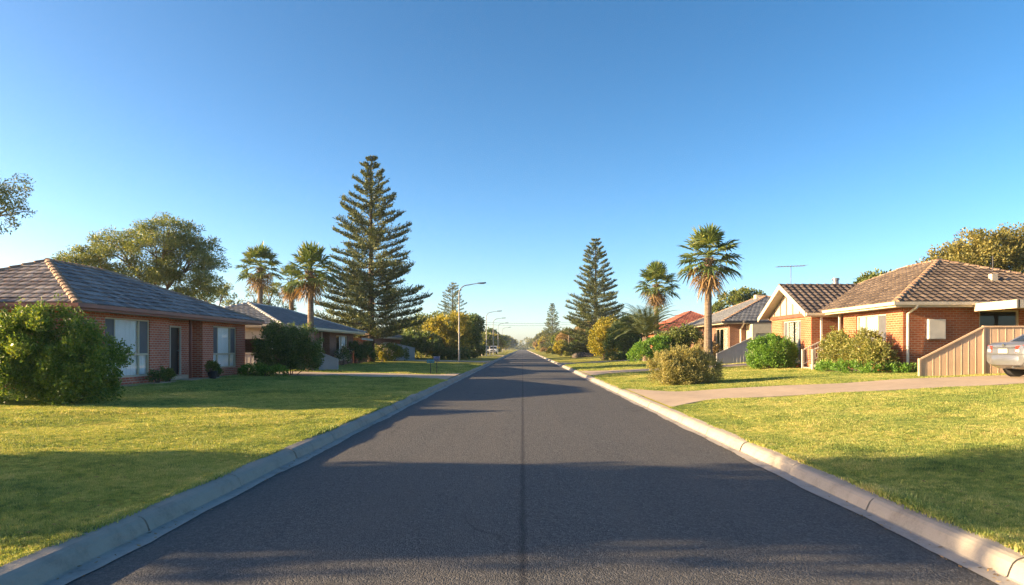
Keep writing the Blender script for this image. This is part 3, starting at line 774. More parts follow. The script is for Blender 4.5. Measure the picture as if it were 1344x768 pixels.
DRIVES = []      # (x_kerb_sign, function) -> plan polygons kept free of grass
def driveway(name, side, y0, y1, flare, xend, mat, dz=0.03):
    """concrete crossover, flared at the kerb, climbing with the lawn"""
    e = 3.49 if side < 0 else 3.61
    xs = [e - 0.0, e + 0.5, e + 1.1, e + 1.8, 6.5, 8, 10, 12, 14, 16, xend]
    xs = sorted({x for x in xs if x <= xend})
    vs = []
    for x in xs:
        k = max(0.0, 1 - (x - e) / 1.6) ** 1.6
        for y in (y0 - flare[0] * k, y1 + flare[1] * k):
            pass
        a, b = y0 - flare[0] * k, y1 + flare[1] * k
        for i in range(9):
            yy = a + (b - a) * i / 8
            vs.append((side * x, yy, float(lawn_z(np.array(side * x), np.array(yy))) + dz))
    n = 9; m = MB(); m.add(vs, [(j * n + i, j * n + i + 1, (j + 1) * n + i + 1, (j + 1) * n + i) for j in range(len(xs) - 1) for i in range(n - 1)])
    # edge faces
    for i in (0, n - 1):
        for j in range(len(xs) - 1):
            p, q = vs[j * n + i], vs[(j + 1) * n + i]; m.quad(p, q, (q[0], q[1], q[2] - 0.15), (p[0], p[1], p[2] - 0.15))
    o = m.build(name, mat); o['kind'] = 'structure'
    DRIVES.append((side, y0, y1, flare, e, xend))
    return o

def in_drive(x, y):
    r = np.zeros(len(x), bool)
    for (s, y0, y1, fl, e, xe) in DRIVES:
        k = np.clip(1 - (np.abs(x) - e) / 1.6, 0, 1) ** 1.6
        r |= (np.sign(x) == s) & (np.abs(x) < xe) & (y > y0 - fl[0] * k - 0.0) & (y < y1 + fl[1] * k + 0.0)
    return r

def grass():
    rng = np.random.default_rng(3)
    n = 15; V = []; Q = []
    for i in range(n):
        a = rng.uniform(0, 6.28); r = 0.055 * math.sqrt(rng.random()); p = np.array([r * math.cos(a), r * math.sin(a), 0])
        h = rng.uniform(0.018, 0.042); b = rng.uniform(0, 6.28); ln = np.array([math.cos(b), math.sin(b), 0]) * rng.uniform(0.2, 1.0) * h
        w = np.array([-math.sin(b), math.cos(b), 0]) * 0.0036
        k = len(V); V += [p - w, p + w, p + ln * 0.4 + [0, 0, h * 0.7] + w * 0.8, p + ln * 0.4 + [0, 0, h * 0.7] - w * 0.8, p + ln + [0, 0, h] + w * 0.12, p + ln + [0, 0, h] - w * 0.12]
        Q += [(k, k + 1, k + 2, k + 3), (k + 3, k + 2, k + 4, k + 5)]
    me = bpy.data.meshes.new('grass_tuft'); me.from_pydata([tuple(v) for v in V], [], Q); me.materials.append(M['blade'])
    tuft = bpy.data.objects.new('grass_tuft', me)          # source only, instanced by the nodes below
    ng = bpy.data.node_groups.new('grass', 'GeometryNodeTree')
    ng.interface.new_socket('Geometry', in_out='INPUT', socket_type='NodeSocketGeometry'); ng.interface.new_socket('Geometry', in_out='OUTPUT', socket_type='NodeSocketGeometry')
    N = ng.nodes; gi = N.new('NodeGroupInput'); go = N.new('NodeGroupOutput')
    oi = N.new('GeometryNodeObjectInfo'); oi.inputs['Object'].default_value = tuft; oi.inputs['As Instance'].default_value = True
    ip = N.new('GeometryNodeInstanceOnPoints'); rv = N.new('FunctionNodeRandomValue'); rv.data_type = 'FLOAT_VECTOR'
    rv.inputs[0].default_value = (-0.12, -0.12, 0); rv.inputs[1].default_value = (0.12, 0.12, 6.283)
    at = N.new('GeometryNodeInputNamedAttribute'); at.data_type = 'FLOAT'; at.inputs['Name'].default_value = 'size'
    L = ng.links
    L.new(gi.outputs[0], ip.inputs['Points']); L.new(oi.outputs['Geometry'], ip.inputs['Instance'])
    L.new(rv.outputs[0], ip.inputs['Rotation']); L.new(at.outputs[0], ip.inputs['Scale']); L.new(ip.outputs[0], go.inputs[0])
    for sg, e in ((-1, 3.475), (1, 3.595)):
        px, py, ps = [], [], []
        for (ya, yb, dens, sc) in ((3.6, 7.5, 1500, 0.9), (7.5, 12, 950, 1.0), (12, 20, 500, 1.25), (20, 34, 260, 1.6), (34, 60, 90, 2.2)):
            xm = min(0.83 * yb + 0.5, 16.0); k = int(dens * (yb - ya) * (xm - e))
            x = rng.uniform(e, xm, k); y = rng.uniform(ya, yb, k)
            ok = x < 0.83 * y + 0.6; x, y = x[ok] * sg, y[ok]
            px.append(x); py.append(y); ps.append(np.full(len(x), sc) * rng.uniform(0.7, 1.25, len(x)))
        # longer fringe along the kerb
        k = 6500; y = 3.6 + 30 * rng.random(k) ** 1.4; x = sg * (e + rng.uniform(-0.045, 0.06, k) * (0.6 + 0.5 * np.sin(y * 1.9) * np.sin(y * 0.83))); px.append(x); py.append(y); ps.append(rng.uniform(0.8, 1.7, k))
        x = np.concatenate(px); y = np.concatenate(py); s = np.concatenate(ps)
        ok = ~in_drive(x, y)
        ok &= ~((x > 13.7) & (y > 25)) & ~((x < -13.3) & (y > 20.4))
        x, y, s = x[ok], y[ok], s[ok]
        s *= 0.8 + 0.35 * np.sin(x * 2.1 + 3 * np.sin(y * 0.7)) * np.sin(y * 1.7)
        me = bpy.data.meshes.new('lawn_grass'); me.vertices.add(len(x))
        me.vertices.foreach_set('co', np.stack([x, y, lawn_z(x, y) - 0.002], 1).astype(np.float32).ravel())
        a = me.attributes.new('size', 'FLOAT', 'POINT'); a.data.foreach_set('value', s.astype(np.float32))
        me.materials.append(M['blade']); me.update()
        o = link(bpy.data.objects.new('lawn_grass', me)); tag(o, 'short dry mown grass on the %s lawn' % ('shaded left' if sg < 0 else 'sunlit right'), 'grass', kind='stuff')
        md = o.modifiers.new('grass', 'NODES'); md.node_group = ng
    return

# ------------------------------------------------------------------ houses
def house_left_near():
    X = -13.6; org = (-16.5, 20.6, gz(-14)); zb = gz(-13.6) - 0.05
    t = thing('brick_house', 'nearest red brick house on the left with grey tiled hip roof and red brown gutter', 'house', org)
    ze = 2.93
    # openings along the street wall (y from picture columns)
    Y = lambda px: 13.6 * F / (VX - px)
    w1 = (Y(138), Y(197), 0.60, 2.62); pa, pb = Y(222), Y(266); w2 = (Y(280), Y(310.5), 0.72, 2.58)
    m = MB()
    wall(m, 'x', X, 20.6, 33.6, zb, ze - 0.16, -0.24, [w1, w2, (pa, pb, zb, ze - 0.16)])
    wall(m, 'y', 20.6, -19.2, X, zb, ze - 0.16, 0.24); wall(m, 'y', 33.6, -19.2, X, zb, ze - 0.16, -0.24); wall(m, 'x', -19.2, 20.6, 33.6, zb, ze - 0.16, 0.24)
    # porch recess
    wall(m, 'x', X - 0.42, pa - .24, pb + .24, zb, ze - 0.16, -0.2, [(pa + 0.82, pa + 1.72, 0.52, 2.5)])
    m.box(X - 0.419, X - 0.241, pa - 0.2, pa - 0.0, zb, ze - 0.16); m.box(X - 0.419, X - 0.241, pb, pb + 0.2, zb, ze - 0.16)
    m.build('wall', M['brick_red'], t)
    hip_roof(t, -19.6, -13.0, 20.0, 34.2, ze, (-16.27, 23.5, 4.60), (-16.27, 26.8, 4.60), M['tile_grey'], M['cap_terracotta'], M['fascia_red'], M['fascia_red'], M['soffit'], (-19.2, X, 20.6, 33.6), 'flat', 0.2)
    W = w1[1] - w1[0]
    window(t, 'x', X, -1, *w1, M['cream'], (0.62, W - 0.62), (0.78,), [(0.05, 0.60, 0.8, 2.0), (W - 0.60, W - 0.05, 0.8, 2.0)], sillmat=M['brick_red'])
    W = w2[1] - w2[0]
    window(t, 'x', X, -1, *w2, M['cream'], (0.55, W - 0.6), (0.62,), [(0.05, 0.53, 0.66, 1.83), (W - 0.58, W - 0.05, 0.66, 1.83)], sillmat=M['brick_red'])
    # door
    m = MB(); x = X - 0.50; m.box(x - 0.05, x, pa + 0.86, pa + 1.68, 0.53, 2.46); d = m.build('door', M['door_dark'], t)
    m = MB(); m.cyl((x + 0.03, pa + 1.6, 1.5), (1, 0, 0), 0.025, 0.06); m.build('door_handle', M['galv'], d, org=org)
    m = MB(); x = X - 0.46
    m.box(x, x + 0.07, pa + 0.825, pa + 0.88, 0.525, 2.495); m.box(x, x + 0.07, pa + 1.66, pa + 1.715, 0.525, 2.495); m.box(x, x + 0.07, pa + 0.88, pa + 1.66, 2.43, 2.495)
    m.build('door_frame', M['soffit'], t)
    m = MB(); yy = Y(253); m.box(X - 0.14, X - 0.06, yy - 0.045, yy + 0.045, 0.35, ze - 0.15); m.build('porch_post', M['fascia_red'], t)
    m = MB(); m.box(X - 0.415, X + 0.30, pa + 0.003, pb - 0.003, zb, 0.36); m.box(X - 0.41, X - 0.16, pa + 0.5, pa + 2.0, 0.36, 0.50); m.build('porch_step', M['drive'], t)
    # strip of concrete along the wall
    m = MB(); m.box(X + 0.02, X + 0.62, 20.8, 31.8, 0.15, gz(-13) + 0.035); o = m.build('path', M['drive']); o['kind'] = 'structure'
    m = MB(); m.box(-19.0, X - 0.9, 20.8, pa - 0.3, 0.1, 0.2); m.build('room_floor', M['inner_dark'], t)

def house_left_second():
    X = -13.7; org = (-16.5, 37.6, gz(-14)); zb = gz(-13.7) - 0.05; ze = 2.9
    t = thing('brick_house', 'second house on the left, blue grey hip roof with cream gutter', 'house', org)
    Y = lambda px: -X * F / (VX - px)
    pa, pb = Y(419.5), Y(432.5); w = (Y(441.5), Y(456), 0.75, 2.55)
    m = MB()
    wall(m, 'x', X, 44.6, 55.5, zb, ze - 0.15, -0.24, [w, (pa, pb, zb, ze - 0.15)])
    wall(m, 'y', 55.5, -20.0, X, zb, ze - 0.15, -0.24); wall(m, 'x', -20.0, 37.6, 55.5, zb, ze - 0.15, 0.24); wall(m, 'y', 44.6, -20, X, zb, ze - 0.15, 0.24)
    wall(m, 'x', X - 1.5, pa, pb, zb, ze - 0.15, -0.2)
    m.box(X - 1.5, X - .241, pb, pb + .2, zb, ze - .15)
    m.build('wall', M['brick_brown'], t)
    hip_roof(t, -20.4, -13.0, 37.0, 56.2, ze, (-16.6, 41.5, 4.32), (-16.6, 47.4, 4.32), M['tile_slate'], M['cap_pale'], M['cream'], M['cream'], M['soffit'], (-20.0, X, 37.6, 55.5), 'flat', 0.2)
    # carport end: pale panel beam and posts
    m = MB(); m.box(-20.0, X + 0.02, 37.55, 37.63, 2.10, ze - 0.19); m.build('carport_panel', M['cream'], t)
    for x in (-19.9, -16.8, X - 0.05):
        m = MB(); m.box(x - 0.05, x + 0.05, 37.66, 37.76, zb, ze - 0.18); m.build('carport_post', M['white'], t)
    for y in (40.0, 42.4):
        m = MB(); m.box(X - 0.1, X, y - 0.05, y + 0.05, zb, ze - 0.18); m.build('carport_post', M['white'], t)
    window(t, 'x', X, -1, *w, M['cream'], ((w[1] - w[0]) * 0.5,), (0.6,), [], ((0.45, 0.95),), sillmat=M['cream'])
    m = MB(); m.box(X - 0.1, X, Y(423) - 0.05, Y(423) + 0.05, zb, ze - 0.18); m.build('porch_post', M['cream'], t)
    # low skillion addition at the far end
    m = MB(); m.add([(X + 0.5, 56.3, 2.42), (X + 0.5, 60.5, 2.36), (-19, 60.5, 2.9), (-19, 56.3, 2.9)], [(0, 1, 2, 3)]); m.prism([(X + 0.5, 56.3, 2.3), (X + 0.5, 60.5, 2.24), (X + 0.5, 60.5, 2.4), (X + 0.5, 56.3, 2.46)], (-0.05, 0, 0))
    m.build('skillion_roof', M['steel_pale'], t)
    m = MB(); wall(m, 'x', X + 0.02, 56.3, 60.4, zb, 2.25, -0.2); wall(m, 'y', 60.4, -19, X + .02, zb, 2.3, -0.2); m.build('side_wall', M['brick_orange'], t)

def house_left_third():
    X = -15.5; org = (-18, 66, gz(-15)); zb = gz(-15) - 0.05; ze = 2.85
    t = thing('brick_house', 'third house on the left, low brown brick half hidden by the tall pine', 'house', org)
    Y = lambda px: -X * F / (VX - px)
    w = (Y(503.5), Y(519.5), 1.05, 2.25)
    m = MB(); wall(m, 'x', X, 67, 90, zb, ze - 0.15, -0.24, [w]); wall(m, 'y', 67, -24, X, zb, ze - 0.15, 0.24); wall(m, 'y', 90, -24, X, zb, ze - 0.15, -0.24); wall(m, 'x', -24, 67, 90, zb, ze - .15, .24)
    m.build('wall', M['brick_brown'], t)
    hip_roof(t, -24.6, -14.8, 66.3, 90.7, ze, (-19.7, 71, 4.5), (-19.7, 86, 4.5), M['tile_dark'], M['cap_terracotta'], M['cream'], M['cream'], M['soffit'], (-24, X, 67, 90), 'flat', 0.2)
    window(t, 'x', X, -1, *w, M['cream'], ((w[1] - w[0]) * 0.66,), (), [], ((0.0, 0.3),), sillmat=M['cream'])

def house_right_near():
    org = (18, 26, 0.70); zb = 0.55
    t = thing('brick_house', 'nearest orange brick house on the right with tan tiled roof and cream timber gable', 'house', org)
    X = 14.2; ze = 3.30; YF = 25.6
    Y = lambda px, x=X: x * F / (px - VX)
    w = (Y(1163), Y(1123.5), 1.55, 2.95)
    m = MB()
    wall(m, 'x', X, YF, 30.35, zb, ze - 0.15, 0.24, [w])
    ws = (17.05, 18.55, 2.05, 3.02); ws2 = (18.75, 21.2, 2.05, 3.02)
    wall(m, 'y', YF, X, 23.3, zb, ze - 0.15, 0.24, [ws, ws2])
    wall(m, 'x', 23.3, YF, 37, zb, ze - 0.15, -0.24); wall(m, 'y', 37, 17.5, 23.3, zb, ze - .15, -0.24)
    # entry recess: back wall and the wing's side wall
    wall(m, 'x', 15.9, 30.35, 31.6, zb, ze - 0.15, 0.2, [(30.42, 31.3, 1.14, 3.0)])
    wall(m, 'y', 30.35, X, 15.9, zb, ze - .15, -0.2)
    # wing
    g = 13.3; Yg = lambda px: g * F / (px - VX)
    ww = (Yg(1051), Yg(1027.5), 0.95, 2.95)
    wall(m, 'x', g, 31.6, 36.6, zb, 3.12, 0.24, [ww]); wall(m, 'y', 31.6, g, 17.5, zb, 3.12, 0.24); wall(m, 'y', 36.6, g, 17.5, zb, 3.12, -0.24)
    m.build('wall', M['brick_orange'], t)
    # main roof
    hip_roof(t, 13.6, 23.9, 25.0, 37.6, ze, (18.2, 30.0, 5.43), (18.2, 32.6, 5.43), M['tile_tan'], M['cap_terracotta'], M['cream'], M['cream'], M['soffit'], (X, 23.3, YF, 37), 'roman', 0.2)
    # gable wing roof: ridge along x
    yr, zr, zn = 34.1, 4.72, 3.2; x0 = 12.78; y0, y1 = 30.95, 37.2
    m = MB()
    tile_face(m, (x0, y0, zn), (16.5, y0, zn), (18.4, yr, zr), (x0, yr, zr))
    tile_face(m, (16.5, y1, zn), (x0, y1, zn), (x0, yr, zr), (18.4, yr, zr))
    ro = m.build('gable_roof', M['tile_dark'], t)
    m = MB(); ridge_caps(m, (x0, yr, zr), (18.0, yr, zr)); m.build('ridge_cap', M['tile_dark'], ro, org=org)
    # gable end: weatherboard triangle with battens, barge boards
    gx = g - 0.02; k = (zr - zn) / (yr - y0)
    m = MB(); m.prism([(gx, y0 + 0.12, zn - 0.06), (gx, y1 - 0.12, zn - 0.06), (gx, yr, zr - 0.09)], (0.05, 0, 0))
    m.build('gable_cladding', M['gable_board'], t)
    m = MB()
    for i in range(1, 7):
        yy = y0 + 0.3 + (y1 - y0 - 0.6) * i / 7; zt = zn + (zr - zn) * min((yy - y0) / (yr - y0), (y1 - yy) / (y1 - yr)) - 0.14
        if zt > zn + 0.1: m.box(gx - 0.03, gx - 0.002, yy - 0.018, yy + 0.018, zn + 0.06, zt)
    m.box(gx - 0.05, gx - 0.003, y0 + 0.3, y1 - 0.3, zn - 0.12, zn + 0.055)
    m.build('batten', M['timber_brown'], t)
    m = MB()
    for ya in (y0, y1):
        s = 1 if ya == y0 else -1
        p = [(x0, ya, zn - 0.20), (x0, ya, zn + 0.03), (x0, yr, zr + 0.04), (x0, yr, zr - 0.20)]
        if s < 0: p = [(q[0], q[1] , q[2]) for q in p]
        m.prism(p, (-0.035, 0, 0))
    m.build('barge_board', M['cream'], t)
    m = MB()   # underside of the gable overhang
    for ya in (y0, y1): m.quad((x0 + 0.002, ya, zn - 0.06), (g, ya, zn - 0.06), (g, yr, zr - 0.08), (x0 + 0.002, yr, zr - 0.08))
    m.quad((g, y0 + 0.02, zn - 0.10), (16.4, y0 + 0.02, zn - 0.10), (16.4, 31.7, zn - 0.10), (g, 31.7, zn - 0.10))
    m.build('soffit', M['soffit'], t)
    m = MB(); m.box(x0, 15.5, y0 - 0.12, y0 - 0.002, zn - 0.13, zn - 0.01); m.box(x0, 15.5, y0, y0 + 0.03, zn - 0.19, zn - 0.03); m.build('gutter', M['cream'], t)
    W = w[1] - w[0]
    window(t, 'x', X, 1, *w, M['cream'], (W * 0.3, W * 0.72), (), [(0.05, W * 0.28, 0.06, 1.33)], ((0.0, .44), (.50, 1.0)), sillmat=M['cream'])
    W = ww[1] - ww[0]
    window(t, 'x', g, 1, *ww, M['soffit'], (0.42, W - 0.5), (0.72,), [(0.05, 0.40, 0.76, 1.94), (W - 0.48, W - 0.05, 0.76, 1.94)], ((0.0, .46), (.56, 1.0)), sillmat=M['white'])
    window(t, 'y', YF, 1, *ws, M['cream'], (), (), [], (), sillmat=M['cream'])
    window(t, 'y', YF, 1, *ws2, M['cream'], (1.2,), (), [], ((0.3, 0.5),), sillmat=M['cream'])
    # front door
    m = MB(); m.box(15.93, 15.98, 30.45, 31.27, 1.16, 2.97); d = m.build('door', M['timber_brown'], t)
    m = MB(); m.cyl((15.90, 31.18, 2.05), (1, 0, 0), 0.025, 0.06); m.build('door_handle', M['galv'], d, org=org)
    for px, py in ((13.55, 31.10), (14.12, 30.55)):
        m = MB(); m.box(px - 0.04, px + 0.04, py - 0.04, py + 0.04, 0.7, zn - 0.1); m.build('porch_post', M['white'], t)
    # porch floor, steps, balustrade
    m = MB(); m.box(13.75, 15.88, 30.37, 31.58, 0.55, 1.12)
    for i in range(3): m.box(12.9 + 0.283 * i, 13.747, 30.45, 31.5, 0.5, 0.74 + 0.127 * i)
    m.build('porch_step', M['kerb'], t)
    for yy in (30.42, 31.53):
        m = MB(); m.bar((12.85, yy, 1.50), (13.85, yy, 1.98), 0.05, 0.05); m.bar((12.85, yy, 0.85), (13.85, yy, 1.30), 0.04, 0.04)
        m.bar((13.85, yy, 1.98), (14.15, yy, 1.98), 0.05, 0.05)
        for i in range(8):
            x = 12.95 + i * 0.125; m.box(x - 0.012, x + 0.012, yy - 0.012, yy + 0.012, 0.9 + 0.45 * (x - 12.85), 1.5 + 0.48 * (x - 12.85))
        m.box(12.83, 12.90, yy - 0.035, yy + 0.035, 0.55, 1.55); m.box(13.81, 13.88, yy - 0.035, yy + 0.035, 1.0, 2.02)
        m.build('handrail', M['white'], t)
    # meter box, downpipe, flat roof, flue, vent, aerial
    m = MB(); m.box(15.05, 15.70, YF - 0.17, YF - 0.002, 1.93, 2.68); mb = m.build('meter_box', M['white'], t, bevel=0.012)
    m = MB(); m.box(15.08, 15.67, YF - 0.182, YF - 0.172, 1.96, 2.65); m.build('door', M['white'], mb, org=org)
    downpipe(t, [(14.35, 24.93, ze - 0.12), (14.35, 24.97, ze - 0.22), (14.33, YF - 0.1, ze - 0.42), (14.33, YF - 0.08, zb)], 0.05, M['white'])
    m = MB(); m.box(16.55, 25, 22.9, 24.98, 3.02, 3.20); m.box(16.50, 25, 22.82, 22.89, 2.94, 3.22); m.box(16.44, 16.549, 22.82, 24.98, 2.94, 3.22); m.build('flat_roof', M['cream'], t)
    for x in (19.6, 24.8):
        m = MB(); m.box(x - 0.05, x + 0.05, 22.95, 23.05, 0.6, 3.02); m.build('verandah_post', M['cream'], t)
    m = MB(); m.tube([(15.66, 34.3, 4.3), (15.66, 34.3, 5.02)], 0.14, 12); m.tube([(15.66, 34.3, 5.0), (15.66, 34.3, 5.10)], 0.175, 12); m.build('flue', M['galv'], t)
    m = MB(); m.box(18.62, 18.85, 27.2, 27.42, 4.1, 4.55); m.build('roof_vent', M['cream'], t)
    m = MB(); m.tube([(19.4, 28.3, 4.6), (19.4, 28.3, 5.4)], 0.02, 6); m.build('roof_mast', M['dark_metal'], t)
    m = MB(); ax, ay = 13.34, 34.1; m.tube([(ax, ay, 4.7), (ax, ay, 5.72)], 0.018, 6)
    m.tube([(ax - 0.72, ay, 5.64), (ax + 0.72, ay, 5.70)], 0.016, 6)
    for i in range(10):
        x = ax - 0.70 + i * 0.155; l = 0.24 + 0.16 * (i / 9) ; z = 5.64 + 0.06 * (x - ax + 0.72) / 1.44
        m.tube([(x, ay - l, z), (x, ay + l, z)], 0.008, 5)
    m.build('antenna', M['aerial'], t)
    m = MB(); m.box(17.0, 23.0, 25.95, 30, 0.9, 1.0); m.box(16.2, 16.3, 26, 30, 0.9, 3.1); m.box(16.4, 23.2, 29.0, 29.1, 0.9, 3.1); m.build('room_partition', M['inner_dark'], t)

def house_right_second():
    org = (18, 48, 0.7); zb = 0.55; X = 14.7; YF = 48.7; ze = 3.5
    t = thing('brick_house', 'second house on the right, brown brick with dark hip roof and pale garage', 'house', org)
    Y = lambda px, x=X: x * F / (px - VX)
    m = MB(); w0 = (56.2, 58.2, 1.4, 3.0); w1 = (Y(950) , 52.3, 1.35, 3.1)
    wf = (14.95, 16.6, 1.1, 2.95)
    wall(m, 'x', X, YF, 60, zb, ze - .15, .24, [w0, (49.2, 52.4, 1.15, 3.05)]); wall(m, 'y', YF, X, 25, zb, ze - .15, .24); wall(m, 'y', 60, X, 25, zb, ze - .15, -.24); wall(m, 'x', 25, YF, 60, zb, ze - .15, -.24)
    m.build('wall', M['brick_brown'], t)
    hip_roof(t, 14.0, 25.6, 47.9, 60.6, ze, (18.9, 53.2, 5.62), (18.9, 56.0, 5.62), M['tile_slate'], M['cap_terracotta'], M['cream'], M['dark_metal'], M['soffit'], (X, 25, YF, 60), 'flat', 0.2)
    window(t, 'x', X, 1, *w0, M['cream'], (1.0,), (), [], ((0, .4),), sillmat=M['cream'])
    window(t, 'x', X, 1, 49.2, 52.4, 1.15, 3.05, M['cream'], (1.1, 2.2), (), [], ((0.0, 0.45),), sillmat=M['cream'])
    downpipe(t, [(15.46, 47.83, ze - .1), (15.46, 48.3, ze - .4), (15.46, YF - .08, ze - .55), (15.46, YF - .08, zb)], 0.06, M['white'])
    m = MB(); m.tube([(15.46, 47.75, ze - 0.14), (15.46, 47.75, ze + 0.02)], 0.13, 8); m.build('rain_head', M['dark_metal'], t)
    m = MB(); m.box(18.6, 19.2, 54.6, 55.2, 5.0, 5.85); m.build('chimney', M['cream'], t)
    # pale garage in front
    gx0, gx1, gy = 15.85, 17.75, 47.3
    m = MB(); wall(m, 'y', gy, gx0, gx1, zb, 3.26, 0.25, [(16.1, 17.35, zb, 2.62)]); wall(m, 'x', gx0, gy, YF - .01, zb, 3.26, .2); wall(m, 'x', gx1, gy, YF - .01, zb, 3.26, -.2)
    m.box(gx0 + .21, gx1 - .21, gy + .26, YF - .02, 3.05, 3.2); m.build('garage', M['cream'], t)
    m = MB(); m.box(16.11, 17.34, gy + .14, gy + .19, zb, 2.61)
    for i in range(6): m.box(16.12, 17.33, gy + .12, gy + .138, 0.75 + i * 0.3, 0.97 + i * 0.3)
    m.build('garage_door', M['soffit'], t)

def house_right_far(label, x0, x1, y0, y1, ze, rise, tile, capm):
    cx, w = (x0 + x1) / 2, min(x1 - x0, y1 - y0) / 2; zb = gz(x0) - .05
    t = thing('brick_house', label, 'house', (cx, y0, gz(x0)))
    s = 1 if x0 > 0 else -1
    m = MB(); wx0, wx1, wy0, wy1 = x0 + .6, x1 - .6, y0 + .6, y1 - .6
    fx = wx0 if s > 0 else wx1
    op = [(wy0 + 1.5, wy0 + 3.3, zb + 0.9, ze - .5), (wy1 - 4, wy1 - 2, zb + .9, ze - .5)]
    wall(m, 'x', fx, wy0, wy1, zb, ze - .15, .24 * s, op); wall(m, 'y', wy0, wx0, wx1, zb, ze - .15, .24); wall(m, 'y', wy1, wx0, wx1, zb, ze - .15, -.24); wall(m, 'x', wx1 if s > 0 else wx0, wy0, wy1, zb, ze - .15, -.24 * s)
    m.build('wall', M['brick_orange'], t)
    A = (cx, y0 + w, ze + rise); B = (cx, max(y1 - w, y0 + w + 0.5), ze + rise)
    hip_roof(t, x0, x1, y0, y1, ze, A, B, tile, capm, M['cream'], M['cream'], M['soffit'], (wx0, wx1, wy0, wy1), 'flat', .2)
    for o in op: window(t, 'x', fx, s, *o, M['cream'], ((o[1] - o[0]) / 2,), (), [], ((0, .4), (.6, 1)), sillmat=M['cream'])
    return t

# ------------------------------------------------------------------ street things
def lamp_post():
    t = thing('street_lamp', 'x', 'street lamp', (0, 0, 0), 'galvanised street lamps along the left verge')
    m = MB(); m.tube([(0, 0, -0.1), (0, 0, 1.3), (0, 0, 1.35), (0, 0, 6.9)], [0.10, 0.095, 0.075, 0.055], 10); m.build('pole', M['galv'], t)
    m = MB(); pts = []
    for i in range(9):
        a = i / 8 * math.pi / 2; pts.append((0.9 * (1 - math.cos(a)), 0, 6.9 + 0.85 * math.sin(a)))
    pts += [(1.5, 0, 7.86), (1.95, 0, 7.93)]
    m.tube(pts, [0.05] * 9 + [0.04, 0.035], 8); m.build('arm', M['galv'], t)
    m = MB(); P = [(1.85, 0.05), (2.1, 0.13), (2.5, 0.15), (2.72, 0.08)]
    vs = [];
    for x, w in P:
        z = 7.92 + 0.05 * (x - 1.85)
        vs += [(x, -w, z - 0.045), (x, w, z - 0.045), (x, w * .6, z + .07), (x, -w * .6, z + .07)]
    m.add(vs, [(0, 1, 2, 3), (15, 14, 13, 12)] + [(4 * i + k, 4 * i + 4 + k, 4 * i + 4 + (k + 1) % 4, 4 * i + (k + 1) % 4) for i in range(3) for k in range(4)])
    hd = m.build('lamp_head', M['dark_metal'], t)
    m = MB(); m.box(2.05, 2.55, -.09, .09, 7.86, 7.884); m.build('lens', M['lamp_glass'], hd, org=(0, 0, 0))
    m = MB(); m.box(0.07, 0.10, -.05, .05, 0.5, 0.9); m.build('access_panel', M['galv'], t)
    return t

def mailbox(label, loc, mat, rz, w=0.36, h=0.17, d=0.20, ph=0.62, group=None):
    t = thing('mailbox', label, 'mailbox', loc, group, rz)
    m = MB(); m.tube([(0, 0, -.1), (0, 0, ph)], 0.022, 8); m.build('post', M['dark_metal'], t, org=(0, 0, 0))
    m = MB(); n = 10; prof = [(-d / 2, ph), (d / 2, ph)] + [(d / 2 * math.cos(math.pi * i / n), ph + h * .45 + h * .55 * math.sin(math.pi * i / n)) for i in range(n + 1)]
    m.prism([(-w / 2, y, z) for y, z in prof], (w, 0, 0)); b = m.build('box', mat, t, org=(0, 0, 0))
    m = MB(); m.box(-w / 2 - .012, -w / 2 - .002, -d / 2 + .02, d / 2 - .02, ph + .02, ph + h * .7); m.build('flap', mat, b, org=(0, 0, 0))
    m = MB(); m.box(-w * .3, w * .3, -d / 2 - .012, -d / 2 - .002, ph + .06, ph + .085); m.build('slot', M['dark_metal'], b, org=(0, 0, 0))
    return t

def carpaint(name, col, metal=0.5, rough=0.28):
    t = NT(name); p = t.bsdf(col, rough, metal, None, 0.5); p.inputs['Coat Weight'].default_value = 0.6; p.inputs['Coat Roughness'].default_value = 0.06; return t.m

def loft(m, secs, closed=True):
    n = len(secs[0]); base = len(m.v)
    for s in secs: m.v += [tuple(p) for p in s]
    for i in range(len(secs) - 1):
        for k in range(n if closed else n - 1):
            m.f.append((base + i * n + k, base + i * n + (k + 1) % n, base + (i + 1) * n + (k + 1) % n, base + (i + 1) * n + k))
    m.f.append(tuple(base + k for k in reversed(range(n)))); m.f.append(tuple(base + (len(secs) - 1) * n + k for k in range(n)))

def wheel(t, x, y, r, w, rim):
    m = MB(); m.cyl((x, y, r), (0, 1, 0), r, w, 28); wh = m.build('wheel', TYRE, t, org=(0, 0, 0), bevel=0.02)
    m = MB(); s = 1 if y > 0 else -1; m.cyl((x, y + s * (w / 2 + .004), r), (0, 1, 0), r * .66, .02, 24)
    m.cyl((x, y + s * (w / 2 + .016), r), (0, 1, 0), r * .14, .02, 12)
    for i in range(5):
        a = i * 2 * math.pi / 5; m.bar((x, y + s * (w / 2 + .018), r), (x + r * .6 * math.cos(a), y + s * (w / 2 + .018), r + r * .6 * math.sin(a)), .07, .015, (0, 1, 0))
    m.build('rim', rim, wh, org=(0, 0, 0))

